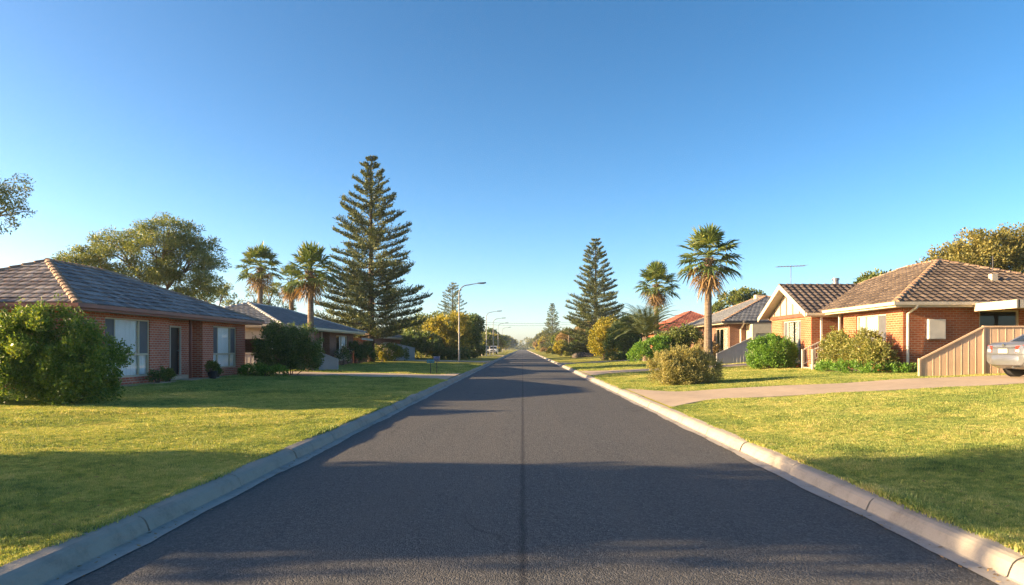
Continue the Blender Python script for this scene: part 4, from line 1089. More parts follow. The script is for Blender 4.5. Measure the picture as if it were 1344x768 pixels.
def sedan(label, loc, rz, col):
    """car along local +x = nose; rear bumper at x=0"""
    t = thing('parked_car', label, 'car', loc, None, rz); O = (0, 0, 0)
    body = carpaint('silver_paint', col)
    st = [ # x, half width, z bottom, z top (bonnet/boot/belt)
        (0.00, 0.74, 0.46, 0.78), (0.03, 0.80, 0.38, 0.93), (0.12, 0.835, 0.33, 1.00), (0.35, 0.86, 0.24, 1.03), (0.95, 0.875, 0.20, 1.03), (1.8, 0.88, 0.20, 0.97), (2.8, 0.88, 0.20, 0.95), (3.5, 0.87, 0.20, 0.93), (4.2, 0.83, 0.24, 0.80), (4.55, 0.74, 0.33, 0.66), (4.65, 0.62, 0.42, 0.58)]
    secs = []
    for x, w, zb, zt in st:
        zm = zb + (zt - zb) * .45
        half = [(w * .86, zb), (w * .98, zb + .07), (w, zm), (w * .985, zb + (zt - zb) * .75), (w * .93, zt - .035), (w * .84, zt)]
        secs.append([(x, y, z) for y, z in half] + [(x, -y, z) for y, z in reversed(half)])
    m = MB(); loft(m, secs); b = m.build('body', body, t, smooth=True, org=O)
    md = b.modifiers.new('edge', 'EDGE_SPLIT'); md.split_angle = R(38)
    gs = [(0.62, .70, 1.02, 1.03), (1.30, .70, 1.0, 1.37), (1.75, .66, .98, 1.44), (2.35, .64, .96, 1.44), (2.7, .66, .95, 1.36), (3.45, .70, .93, .95)]
    m = MB(); secs = []
    for x, w, zb, zt in gs:
        wt = w - (zt - zb) * .28
        half = [(w, zb - .03), (wt + .02, zt - .03), (wt - .06, zt)]
        secs.append([(x, y, z) for y, z in half] + [(x, -y, z) for y, z in reversed(half)])
    loft(m, secs); m.build('cabin_glass', CARGLASS, t, smooth=True, org=O)
    m = MB()
    for s in (-1, 1):   # roof skin pillars
        m.bar((0.66, s * .70, 1.03), (1.30, s * .61, 1.385), .10, .03); m.bar((1.30, s * .60, 1.39), (2.4, s * .56, 1.455), .08, .04); m.bar((2.4, s * .56, 1.455), (3.42, s * .71, .96), .07, .04); m.bar((2.05, s * .71, 1.0), (1.98, s * .585, 1.42), .09, .03)
    m.add([(1.27, -.60, 1.388), (1.27, .60, 1.388), (1.75, .55, 1.458), (2.4, .54, 1.458), (2.55, .54, 1.43), (2.55, -.54, 1.43), (2.4, -.54, 1.458), (1.75, -.55, 1.458)], [(0, 1, 2, 7), (7, 2, 3, 6), (6, 3, 4, 5)])
    m.build('roof', body, t, org=O)
    # rear: bumper, boot line, lights, plate, badge
    m = MB(); secs = []
    for y in np.linspace(-.86, .86, 13):
        f = (abs(y) / .86) ** 4; x0 = -0.06 + .22 * f
        secs.append([(x0 + .02, y, .36), (x0, y, .42), (x0, y, .60), (x0 + .03, y, .645), (x0 + .16, y, .645), (x0 + .16, y, .36)])
    loft(m, secs); bp = m.build('bumper', body, t, smooth=True, org=O); md = bp.modifiers.new('e', 'EDGE_SPLIT'); md.split_angle = R(40)
    for s in (-1, 1):
        m = MB(); m.prism([(-.015, s * .50, .72), (-.005, s * .50, .90), (.06, s * .80, .93), (.16, s * .855, .90), (.16, s * .86, .76), (.05, s * .81, .71)], (.035, 0, 0)); tl = m.build('tail_light', TAIL, t, org=O)
        m = MB(); m.box(-.020, -.002, min(s * .52, s * .66), max(s * .52, s * .66), .735, .80); m.build('reverse_lens', LENS, tl, org=O)
        m = MB(); m.prism([(2.75, s * .88, .97), (2.75, s * 1.0, 1.0), (2.75, s * 1.0, 1.11), (2.75, s * .86, 1.08)], (.1, 0, 0)); m.build('door_mirror', body, t, org=O)
        for x in (1.45, 2.5):
            m = MB(); m.box(x, x + .17, s * .882 - .012, s * .882 + .012, .80, .83); m.build('door_handle', body, t, org=O)
        for x in (1.22, 2.12, 3.1):
            m = MB(); m.box(x, x + .008, s * .8835 - .0015, s * .8835 + .0015, .33, .93); m.build('door_gap', M['dark_metal'], t, org=O)
    m = MB(); m.box(-.03, -.012, -.19, .19, .70, .82); m.build('number_plate', M['white'], t, org=O)
    m = MB(); m.box(-.022, -.004, -.48, .48, .845, .875); m.build('boot_trim', CHROME, t, org=O)
    m = MB(); m.cyl((-.005, 0, .93), (1, 0, .2), .045, .02, 16); m.build('badge', CHROME, t, org=O)
    m = MB(); m.box(-.02, .02, -.80, .80, .662, .668); m.build('boot_gap', M['dark_metal'], t, org=O)
    m = MB(); m.tube([(-.05, -.45, .30), (.4, -.45, .30)], .03, 10); m.build('exhaust_pipe', CHROME, t, org=O)
    for x in (.92, 3.68):
        for s in (-1, 1):
            wheel(t, x, s * .78, .315, .20, CHROME)
            m = MB(); m.cyl((x, s * .872, .33), (0, 1, 0), .375, .012, 28); m.build('wheel_arch', M['dark_metal'], t, org=O)
    for s in (-1, 1):
        m = MB(); m.prism([(4.45, s * .42, .60), (4.50, s * .42, .70), (4.30, s * .76, .76), (4.28, s * .79, .66)], (.06, 0, 0)); m.build('headlight', LENS, t, org=O)
    return t

def ute(label, name, loc, rz, col, van=True):
    t = thing(name, label, 'van' if van else 'pickup truck', loc, None, rz); O = (0, 0, 0)
    body = carpaint(name + '_paint', col, 0.0, .35)
    m = MB(); L = 4.9; secs = []
    prof = [(0, .86, .35, 1.0), (.25, .90, .30, 1.08), (1.1, .92, .3, 1.1), (1.5, .92, .3, 1.12), (4.6, .92, .3, 1.12), (4.85, .9, .4, 1.05)]
    for x, w, zb, zt in prof:
        half = [(w * .9, zb), (w, zb + .15), (w, zt - .1), (w * .92, zt)]
        secs.append([(x, y, z) for y, z in half] + [(x, -y, z) for y, z in reversed(half)])
    loft(m, secs); m.build('body', body, t, org=O)
    x1 = 4.7 if van else 3.0
    m = MB(); secs = []
    for x, zt in ((1.0, 1.12), (1.75, 1.78), (2.2, 1.86), (x1 - .2, 1.86), (x1, 1.2)):
        w = .82 - .1 * (zt - 1.1) / .76; secs.append([(x, .86, 1.1), (x, w, zt), (x, -w, zt), (x, -.86, 1.1)])
    loft(m, secs); c = m.build('cabin', body, t, org=O)
    m = MB(); m.quad((1.05, -.76, 1.18), (1.05, .76, 1.18), (1.70, .68, 1.755), (1.70, -.68, 1.755)); 
    o = m.build('windscreen', CARGLASS, t, org=(0.03, 0, -0.03))
    for s in (-1, 1):
        m = MB(); m.quad((1.6, s * .872, 1.2), (2.9, s * .872, 1.2), (2.8, s * .80, 1.74), (1.95, s * .80, 1.74)); m.build('side_window', CARGLASS, t, org=O)
        m = MB(); m.box(-.02, .02, min(s * .5, s * .82), max(s * .5, s * .82), .78, .95); m.build('headlight', LENS, t, org=O)
        for x in (.95, 3.85): wheel(t, x, s * .80, .34, .22, CHROME)
    m = MB(); m.box(-.06, .0, -.88, .88, .36, .60); m.build('bumper', M['dark_metal'], t, org=O)
    m = MB(); m.box(-.015, .0, -.48, .48, .74, .98); m.build('grille', M['dark_metal'], t, org=O)
    return t

# ------------------------------------------------------------------ build it
setting()
driveway('driveway', 1, 18.1, 21.6, (1.5, 2.6), 24, M['drive'])
driveway('driveway', 1, 37.2, 41.2, (1.6, 2.0), 20, M['drive'])
driveway('driveway', 1, 61, 64.5, (1.5, 3), 14, M['drive'])
driveway('driveway', -1, 32.6, 36.8, (1.4, 2.2), 20, M['drive'])
driveway('driveway', -1, 70, 75, (2.0, 4.0), 14, M['drive'])
driveway('driveway', -1, 128, 134, (2, 3), 16, M['drive'])
grass()
house_left_near(); house_left_second(); house_left_third(); house_right_near(); house_right_second()
house_right_far('far house on the right with a terracotta red hip roof', 13.8, 23.4, 71, 84, 3.35, 2.3, M['tile_red'], M['tile_red'])

TYRE = paint('tyre_rubber', (0.02, 0.02, 0.021), 0.85)
CHROME = paint('bright_alloy', (0.55, 0.55, 0.55), 0.25, 0.05, 0.9)
TAIL = paint('red_lens', (0.50, 0.035, 0.02), 0.15, 0.02)
LENS = paint('clear_lens', (0.65, 0.62, 0.55), 0.12, 0.02)
t_ = NT('car_glass'); t_.bsdf((0.02, 0.025, 0.028), 0.05, 0, None, 0.6); CARGLASS = t_.m

sheet_fence('steel_fence', 'tan ribbed steel fence stepping down beside the silver car', [(wx(1207, 22.6), 22.6, wz(471, 22.6), gz(13.2) - .02), (wx(1291, 22.3), 22.3, wz(428, 22.3), gz(15)), (18.5, 21.65, wz(428, 22.2), gz(15))], M['steel_tan'], rib=0.22)
sheet_fence('steel_fence', 'grey ribbed steel fence sloping down beside the tall right palm', [(11.9, 42.0, wz(464, 42), gz(11.9) + .02), (14.0, 42.05, wz(443, 42), gz(14) + .02)], M['steel_grey'], rib=0.22)
sheet_fence('steel_fence', 'pale blue grey sloping steel fence right of the big clipped bush', [(-11.9, 40.2, wz(462, 40.2), gz(-11.9)), (-10.85, 40.2, wz(471, 40.2), gz(-10.9))], M['steel_pale'], rib=0.2)
sheet_fence('steel_fence', 'low grey steel fence in the gap between the two left houses', [(-19, 36.85, 1.35, .3), (-13.8, 36.85, 1.35, .3)], M['steel_grey'], rib=0.22)
sheet_fence('garden_wall', 'pale green sloping garden screen in front of the third left house', [(-14.2, 76, 2.15, gz(-14)), (-12.0, 76, 1.65, gz(-12))], M['steel_pale'], rib=0.4)

sedan('silver sedan parked on the right driveway with red tail lights facing the street', (13.93, 19.86, float(gz(14.6)) + .035), R(-1), (0.19, 0.20, 0.21))
ute('white van parked nose out on the far left driveway', 'parked_van', (-6.9, 158, gz(-6.9) + .03), R(90), (0.72, 0.74, 0.75))
ute('dark teal pickup parked beside the white van', 'pickup_truck', (-8.75, 159, gz(-8.7) + .03), R(90), (0.02, 0.06, 0.09), van=False)

lamp0 = lamp_post()
LAMPS = [(69, 'nearest street lamp on the left verge, tall galvanised pole with curved arm'), (121, 'second street lamp along the left verge, behind the gold lit tree'), (149, 'third street lamp along the left verge, above the white van'), (178, 'fourth street lamp along the left verge, small in the distance'), (215, 'fifth and farthest street lamp along the left verge')]
for i, (y, lb) in enumerate(LAMPS):
    o = lamp0 if i == 0 else copy_tree(lamp0)
    o.location = (-6.4, y, gz(-6.4)); o['label'] = lb
mailbox('teal mailbox on a thin post, left of the pair', (-5.13, 38.2, gz(-5.1)), M['teal'], R(4), 0.40, .19, .24, .60)
mailbox('blue grey mailbox on a taller post, right of the pair', (-4.82, 38.5, gz(-4.8)), M['blue_grey'], R(-6), .32, .26, .24, .70)

# fallen leaves on lawns, gutters and road edge
rng = np.random.default_rng(44); n = 900
y = 4.2 + 22 * rng.random(n) ** 1.5; sd = np.where(rng.random(n) < .5, -1, 1)
x = sd * np.where(rng.random(n) < .35, np.where(sd < 0, 3.14, 3.26) + rng.uniform(-.10, .12, n), 3.6 + (y * .78 - 3.0).clip(.3) * rng.random(n))
z = np.where(np.abs(x) < 3.45, 0.016, lawn_z(x, y) + .03)
ok = ~in_drive(x, y); P = np.stack([x, y, z], 1)[ok]
V, Q = leaf_arrays(P, np.zeros_like(P), .055, .022, rng, 0, -.1)
V[:, 2] = np.maximum(V[:, 2] * .3 + np.repeat(P[:, 2], 4) * .7, np.repeat(P[:, 2], 4) - .004)
o = np_mesh('leaf_litter', V, Q, M['lf_dead']); tag(o, 'brown fallen leaves scattered on the lawns and along the gutters', 'leaves', kind='stuff')

# ---- palms
fan_palm('tallest fan palm on the right, thick trunk beside the grey sloping fence', (11.9, 44, gz(11.9)), 6.75, 0.25, 2.25, 11, 40, 26)
fan_palm('smaller fan palm on the right behind the feathery date palm', (11.7, 60, gz(11.7)), 6.5, 0.22, 2.1, 12, 36, 22)
fan_palm('fan palm on the left with thick trunk in front of the grey roof', (-11.75, 38, gz(-11.7)), 5.5, 0.185, 1.62, 13, 34, 20)
fan_palm('slim fan palm behind the second left house roof, leftmost of three', (-22.2, 58, gz(-16)), 8.0, 0.24, 2.0, 14, 36, 18)
fan_palm('short fan palm with mostly brown hanging fronds between two greener palms', (-20.9, 62, gz(-16)), 7.2, 0.22, 1.75, 15, 16, 34)
date_palm('feathery grey green date palm in front of the smaller right fan palm', (10.3, 57, gz(10.3)), 2.0, 0.32, 3.5, 16, 60)

# ---- pines
norfolk('tallest Norfolk pine, on the left in front of the third house', (-13.7, 62, gz(-13.7)), 18.6, 5.6, 21, 0.13)
norfolk('large Norfolk pine on the right side of the street', (10.1, 95, gz(10.1)), 16.4, 5.2, 22, 0.04, detail=1.0)
norfolk('small distant Norfolk pine near the right end of the street', (8.2, 190, gz(8)), 13.6, 3.6, 23, 0.1, detail=0.5)
norfolk('open Norfolk pine behind the gold lit tree on the left', (-13.3, 130, gz(-13)), 14.1, 4.6, 24, 0.1, sparse=0.8, detail=0.5)

# ---- gums and other trees, left
tree('gum_tree', 'broad gum tree behind the nearest left house roof', 'gum tree', (-24.2, 45, gz(-16)), 3.6, 0.20,
     [(-4.3, 0, 6.3, 1.9, 2.2, 1.5), (-2.2, .5, 7.5, 2.0, 2.2, 1.6), (0.9, -.2, 8.1, 2.2, 2.2, 1.6), (2.6, .3, 7.2, 1.7, 2.0, 1.5), (3.4, 0, 5.6, 1.0, 1.4, 1.2), (-1.0, 0, 5.8, 2.4, 1.8, 1.1), (1.4, .2, 5.9, 1.9, 1.8, 1.2), (2.6, .2, 4.6, 1.3, 1.3, .8)],
     380, 0.55, 140, 0.17, 0.06, M['lf_gum'], 31, bark=M['bark_gum'], flat=0.6, droop=0.25, limbs=70)
tree('gum_tree', 'dark overhanging gum tree at the left edge behind the near house', 'gum tree', (-28.5, 33.5, gz(-16)), 5.0, 0.28,
     [(0.2, 0, 8.2, 2.6, 2.4, 1.9), (2.6, 0, 9.1, 1.2, 1.6, 1.2), (2.5, 0, 7.2, 1.1, 1.4, 1.0), (3.0, 0.4, 8.2, .9, 1.2, .9), (-1.8, .3, 9.4, 2.2, 2.2, 1.6)],
     120, 0.42, 110, 0.15, 0.055, M['lf_gum'], 32, bark=M['bark_gum'], flat=0.9, droop=0.3, limbs=50)
tree('gum_tree', 'thin small gum tree just right of the broad gum behind the left roof', 'gum tree', (-30.5, 68, gz(-16)), 4.2, 0.16,
     [(-1.2, 0, 6.3, 1.3, 1.3, .8), (.8, 0, 6.6, 1.3, 1.3, .8), (1.6, 0, 5.4, 1.0, 1.0, .7)], 46, 0.42, 60, 0.22, 0.09, M['lf_gum'], 33, bark=M['bark_gum'], flat=0.7, limbs=24)
tree('gum_tree', 'wispy gum tree behind the leftmost fan palm trunk', 'gum tree', (-26.5, 70, gz(-16)), 4.0, 0.18,
     [(-1.2, 0, 6.4, 1.3, 1.4, 1.0), (.9, 0, 6.8, 1.4, 1.4, 1.0), (1.9, 0, 5.4, 1.0, 1.2, .9), (-.3, 0, 5.0, 1.6, 1.6, 1.1)], 60, 0.45, 60, 0.23, 0.09, M['lf_gum'], 34, bark=M['bark_gum'], flat=0.7, limbs=28)
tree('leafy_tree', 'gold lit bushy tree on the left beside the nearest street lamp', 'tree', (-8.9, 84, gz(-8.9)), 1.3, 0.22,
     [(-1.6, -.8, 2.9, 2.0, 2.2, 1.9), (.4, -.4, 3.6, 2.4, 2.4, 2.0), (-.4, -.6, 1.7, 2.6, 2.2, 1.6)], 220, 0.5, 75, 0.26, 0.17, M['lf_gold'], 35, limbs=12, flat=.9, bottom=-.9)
tree('leafy_tree', 'dark green tree right of the gold lit tree on the left', 'tree', (-8.1, 92, gz(-8.1)), 1.6, 0.24,
     [(0, 0, 3.4, 2.4, 2.6, 2.2), (1.2, .4, 4.2, 1.8, 2.2, 1.6), (.4, 0, 1.6, 2.6, 2.4, 1.7)], 210, 0.55, 75, 0.30, 0.18, M['lf_dark'], 36, limbs=12, flat=.9, bottom=-.9)
tree('leafy_tree', 'tall olive green tree behind the gold lit tree on the left', 'tree', (-13.4, 96, gz(-13.4)), 2.2, 0.25,
     [(-1.2, 0, 4.2, 2.1, 2.2, 1.7), (1.4, 0, 4.6, 2.1, 2.2, 1.6), (.2, 0, 2.0, 2.9, 2.4, 2.0)], 190, 0.6, 60, 0.32, 0.18, M['lf_mid'], 37, limbs=12, flat=.9, bottom=-.9)
bush('garden_shrub', 'low dark shrub under the gold lit tree by the nearest street lamp', 'shrub', (-7.7, 81, gz(-7.7)), [(-1.2, 0, .6, 1.4, 1.0, .8), (.5, 0, .5, .9, .8, .65)], 70, .34, 55, .22, .14, M['lf_dark'], 39)
bush('garden_shrub', 'dark hedge like shrub left of the gold lit tree', 'shrub', (-11.9, 80, gz(-11.9)), [(-1.0, 0, 1.5, 1.5, 1.2, 1.6), (1.1, 0, 1.4, 1.5, 1.2, 1.5)], 120, .4, 70, .22, .15, M['lf_dark'], 38)

# ---- shrubs, left
bush('garden_shrub', 'large glossy green bush in front of the nearest left house', 'bush', (-10.9, 16.4, gz(-10.9)),
     [(-1.2, 0, 1.15, 1.0, 1.0, 1.05), (-.3, 0, 1.2, 1.0, 1.0, 1.05), (.45, 0, .9, .72, .9, .85), (-.5, -.25, .55, 1.35, .95, .62), (.35, -.1, .4, .8, .8, .45)], 340, .22, 190, .072, .040, M['lf_laurel'], 41, sprigs=150, fill=.15, bottom=-0.75)
bush('garden_shrub', 'big dark clipped bush at the far corner of the nearest left house', 'bush', (-11.25, 33.2, gz(-11.2)),
     [(-.55, 0, 1.25, 1.1, 1.0, 1.2), (.55, 0, 1.2, 1.05, 1.0, 1.15)], 230, .26, 110, .10, .06, M['lf_dark'], 42, sprigs=40, fill=.15, bottom=-0.8)
bush('garden_shrub', 'low bright green ground plant at the foot of the big dark clipped bush', 'plant', (-11.9, 31.4, gz(-11.9)), [(-.3, 0, .22, .8, .5, .32), (.5, 0, .2, .6, .4, .28)], 70, .14, 50, .10, .05, M['lf_bright'], 43, up=.5)
for i, (px, Y_, r, lb, mt) in enumerate([(208, 24.6, .28, 'round dark plant by the wall left of the front door', 'lf_dark'), (221, 25.6, .24, 'small grey green plant beside the front door step', 'lf_mid'), (286.5, 29.6, .20, 'low green plant under the second window of the near left house', 'lf_mid')]):
    x = wx(px, Y_); bush('garden_plant', lb, 'plant', (x, Y_, gz(x)), [(0, 0, r, r, r, r)], 26, .09, 45, .07, .035, M[mt], 45 + i, up=.4)
def pot_plant(label, loc, seed):
    t = bush('potted_plant', label, 'potted plant', loc, [(0, 0, .50, .24, .24, .22)], 22, .08, 40, .08, .035, M['lf_mid'], seed, up=.4)
    m = MB(); m.tube([(0, 0, -.02), (0, 0, .05), (0, 0, .30), (0, 0, .33)], [.13, .15, .20, .21], 14); m.build('pot', M['pot'], t, org=(0, 0, 0))
pot_plant('dark glazed pot with a leafy plant beside the porch pier', (wx(279, 28.6), 28.6, gz(-13)), 49)
bush('garden_shrub', 'dark shrub against the second left house wall', 'shrub', (-13.1, 54.5, gz(-13)), [(-.3, 0, .9, .8, .9, .95), (.6, 0, .8, .7, .8, .85)], 80, .26, 60, .13, .08, M['lf_dark'], 51)
bush('flowering_shrub', 'pale pink flowering shrub under the second left house window', 'flowering shrub', (-13.0, 49.5, gz(-13)), [(0, 0, .7, .5, .8, .7)], 46, .2, 45, .11, .06, M['lf_mid'], 52, mats2=(M['petal'], .7, 14, .8, 'blossom'))
bush('flowering_shrub', 'grey flowering shrub just right of the tall pine trunk', 'flowering shrub', (-12.9, 63.5, gz(-12.9)), [(-.4, 0, .8, .8, .8, .85), (.4, 0, .5, .7, .7, .6)], 60, .24, 50, .14, .08, M['lf_mid'], 53, mats2=(M['petal'], .6, 14, .8, 'blossom'))
bush('garden_shrub', 'small yellow green shrub right of the tall pine trunk', 'shrub', (-12.6, 61.5, gz(-12.6)), [(0, 0, .42, .30, .3, .46)], 30, .14, 45, .12, .06, M['lf_gold'], 54)
bush('garden_shrub', 'round dark green shrub before the third left house window', 'shrub', (-12.9, 68, gz(-12.9)), [(-.5, 0, .8, .9, .9, .85), (.6, 0, .7, .9, .8, .75)], 80, .26, 60, .16, .10, M['lf_dark'], 55)

# ---- shrubs and trees, right
bush('olive_shrub', 'bushy olive grey shrub on the lawn by the right kerb', 'shrub', (5.85, 25.0, gz(5.85)),
     [(-.65, 0, .52, .62, .7, .62), (.1, .1, .66, .80, .8, .72), (.75, 0, .5, .6, .7, .58), (0, -.3, .35, 1.1, .6, .42)], 260, .15, 110, .09, .026, M['lf_olive'], 61, sprigs=320, up=.6, fill=.15, bottom=-.8)
bush('garden_shrub', 'round bright green bush by the porch steps of the near right house', 'bush', (12.0, 33.0, gz(12)),
     [(0, 0, .72, 1.12, 1.0, .86)], 190, .2, 100, .085, .05, M['lf_bright'], 62, sprigs=20, fill=.15, bottom=-.8)
bush('variegated_shrub', 'cream and green variegated shrub beneath the near right house window', 'shrub', (13.25, 28.9, gz(13.2)), [(0, 0, .8, .55, .9, .8), (-.1, -.7, .75, .5, .7, .75)], 110, .2, 65, .09, .055, M['lf_var'], 63, sprigs=30)
bush('variegated_shrub', 'cream and green variegated shrub nearest the downpipe of the right house', 'shrub', (13.35, 26.3, gz(13.3)), [(0, .2, .85, .55, .8, .82), (.05, -.5, .6, .5, .6, .6)], 110, .2, 65, .09, .055, M['lf_var'], 64, sprigs=30)
bush('garden_plant', 'low leafy border plants along the base of the near right house corner', 'plant', (13.1, 25.4, gz(13.1)), [(-.5, 1.2, .16, .5, 1.0, .26), (.1, 0, .15, .6, .5, .25), (1.0, -.25, .15, .7, .35, .25), (-.5, 2.8, .15, .4, 1.0, .25)], 130, .13, 40, .10, .04, M['lf_bright'], 65, up=.6)
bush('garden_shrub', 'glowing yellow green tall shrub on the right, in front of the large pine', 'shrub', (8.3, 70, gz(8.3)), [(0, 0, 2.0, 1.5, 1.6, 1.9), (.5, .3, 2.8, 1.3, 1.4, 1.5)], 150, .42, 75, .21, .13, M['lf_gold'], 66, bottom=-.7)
tree('leafy_tree', 'dark grey green round tree right of the glowing yellow shrub', 'tree', (9.9, 66.5, gz(9.9)), .8, .2, [(0, -.2, 2.3, 1.6, 1.7, 1.7), (.9, 0, 2.9, 1.5, 1.5, 1.5), (-.2, 0, 1.6, 1.7, 1.5, 1.2)], 170, .42, 80, .22, .09, M['lf_dark'], 67, limbs=10, flat=.9, bottom=-.8)
bush('garden_shrub', 'low mid green spreading shrub between the date palm and the olive shrub', 'shrub', (9.7, 50.5, gz(9.7)), [(-.9, 0, .7, .9, 1.0, .8), (.4, .2, 1.0, 1.0, 1.0, .95)], 120, .28, 65, .14, .08, M['lf_bright'], 68)
bush('garden_shrub', 'yellow green tipped shrub left of the tall right palm trunk', 'shrub', (11.6, 51.5, gz(11.6)), [(-.4, 0, 1.3, 1.2, 1.1, 1.2), (.9, .2, 1.4, 1.1, 1.0, 1.2)], 140, .3, 65, .15, .09, M['lf_mid'], 69, sprigs=40)
bush('garden_shrub', 'brown green shrub at the foot of the tall right palm', 'shrub', (12.4, 46.3, gz(12.4)), [(0, 0, .7, .9, .8, .75)], 60, .22, 50, .13, .07, M['lf_rust'], 70)
bush('garden_shrub', 'dark low shrub at the foot of the glowing yellow shrub', 'shrub', (8.9, 64.5, gz(8.9)), [(-.3, 0, .32, .9, .6, .38), (.8, 0, .35, .7, .5, .4)], 50, .2, 40, .15, .08, M['lf_dark'], 71)
tree('leafy_tree', 'dense olive brown tree rising behind the near right house roof', 'tree', (30.5, 46, .74), 4.0, .35,
     [(-1.6, 0, 6.2, 1.9, 2.2, 1.4), (.3, 0, 6.9, 2.2, 2.4, 1.7), (2.6, 0, 7.3, 2.4, 2.4, 1.7), (5.2, 0, 7.2, 2.4, 2.4, 1.7), (1.8, 0, 5.4, 4.0, 2.6, 1.6)], 330, .6, 110, .19, .11, M['lf_olive2'], 72, limbs=20, flat=.8)
tree('leafy_tree', 'treetop peeping over the roof valley left of the dense olive brown tree', 'tree', (26.2, 51, .74), 4.4, .22, [(0.3, 0, 5.7, 1.1, 1.2, .8), (-.5, 0, 5.4, .9, 1.0, .7)], 60, .42, 55, .2, .12, M['lf_mid'], 73, limbs=10)
tree('leafy_tree', 'rounded tree behind the second right house roof', 'tree', (25.2, 80, .74), 4.2, .28, [(-.8, 0, 6.2, 1.7, 1.8, 1.2), (.9, 0, 6.6, 1.7, 1.8, 1.2), (2.0, 0, 5.6, 1.2, 1.3, 1.0), (-2.2, 0, 5.0, 1.3, 1.3, .8)], 100, .5, 55, .27, .17, M['lf_mid'], 74, limbs=14)

# street end, right
def rock(label, loc, s, seed):
    rng = np.random.default_rng(seed); import bmesh
    bm = bmesh.new(); bmesh.ops.create_icosphere(bm, subdivisions=3, radius=1)
    for v in bm.verts:
        k = 1 + .18 * math.sin(v.co.x * 3 + seed) * math.cos(v.co.y * 4) + .07 * rng.normal(); v.co = Vector((v.co.x * s[0] * k, v.co.y * s[1] * k, v.co.z * s[2] * k))
    me = bpy.data.meshes.new('garden_rock'); bm.to_mesh(me); bm.free(); me.materials.append(M['rock'])
    o = link(bpy.data.objects.new('garden_rock', me)); o.location = loc; tag(o, label, 'rock')
rock('large grey brown boulder at the foot of the large right pine', (8.6, 92, gz(8.6) + .12), (1.25, .9, .5), 3)
rock('small boulder left of the large right pine boulder', (7.1, 90, gz(7.1) + .15), (.55, .5, .5), 5)
bush('garden_shrub', 'round topiary shrub with yellow top on the far right verge', 'shrub', (6.2, 112, gz(6.2)), [(0, 0, 1.45, 1.05, 1.05, 1.05)], 60, .32, 60, .24, .15, M['lf_gold'], 81, bottom=-.9)
bush('garden_shrub', 'blue grey shrub behind the round topiary on the far right', 'shrub', (7.6, 116, gz(7.6)), [(0, 0, .9, 1.0, 1.0, .95)], 40, .3, 45, .26, .15, M['lf_dark'], 82)
bush('garden_shrub', 'low yellow green border shrub left of the large right pine', 'shrub', (7.5, 100, gz(7.5)), [(-.6, 0, .45, .9, .8, .5), (1.0, 0, .5, .9, .8, .55)], 50, .26, 45, .24, .14, M['lf_var'], 83)
bush('garden_shrub', 'dark shrub hugging the trunk of the large right pine', 'shrub', (8.9, 97, gz(8.9)), [(-.6, 0, 1.1, 1.4, 1.2, 1.2)], 60, .36, 50, .26, .16, M['lf_dark'], 84)
tree('leafy_tree', 'rusty brown tree behind the pale pole on the far right', 'tree', (9.2, 124, gz(9.2)), 1.5, .2, [(-1, 0, 3.0, 1.9, 1.9, 1.5), (1.2, 0, 3.3, 1.9, 1.9, 1.5)], 90, .5, 50, .32, .2, M['lf_rust'], 85, limbs=10)
t = thing('utility_pole', 'short pale timber pole beside the large right pine', 'pole', (7.9, 117, gz(7.9)))
m = MB(); m.tube([(0, 0, -.1), (0, 0, 4.0)], [.15, .12], 8); m.build('shaft', M['bark_gum'], t, org=(0, 0, 0)); m = MB(); m.tube([(0, 0, 4.0), (0, 0, 4.08)], [.14, .10], 8); m.build('cap', M['galv'], t, org=(0, 0, 0))
t = thing('overhead_wire', 'thin service wire crossing high over the far street', 'wire', (0, 176, 7.6))
for dz, nm in ((0, 'upper_strand'), (-.55, 'lower_strand')):
    m = MB(); m.tube([(-14 + i * 2.5, 176, 8.6 + dz - 0.7 * (1 - ((i - 6) / 6) ** 2)) for i in range(13)], .022, 5); m.build(nm, M['dark_metal'], t)
for x in (-14, 16):
    t2 = thing('service_pole', 'grey service pole carrying the far wire on the %s side' % ('left' if x < 0 else 'right'), 'pole', (x, 176, gz(x))); m = MB(); m.tube([(0, 0, -.1), (0, 0, 8.5)], [.16, .11], 8); m.build('shaft', M['bark'], t2, org=(0, 0, 0)); m = MB(); m.box(-.5, .5, -.05, .05, 7.9, 8.0); m.build('cross_arm', M['bark'], t2, org=(0, 0, 0))
# verge posts near the parked van
for x, y, h, lb in ((-7.0, 118, 2.1, 'thin pale marker post left of the parked van'), (-6.35, 133, 1.2, 'short white marker post in front of the parked van')):
    t = thing('marker_post', lb, 'post', (x, y, gz(x))); m = MB(); m.tube([(0, 0, -.1), (0, 0, h)], [.07, .06], 8); m.build('shaft', M['white'], t, org=(0, 0, 0)); m = MB(); m.tube([(0, 0, h), (0, 0, h + .06)], [.075, .05], 8); m.build('cap', M['galv'], t, org=(0, 0, 0))

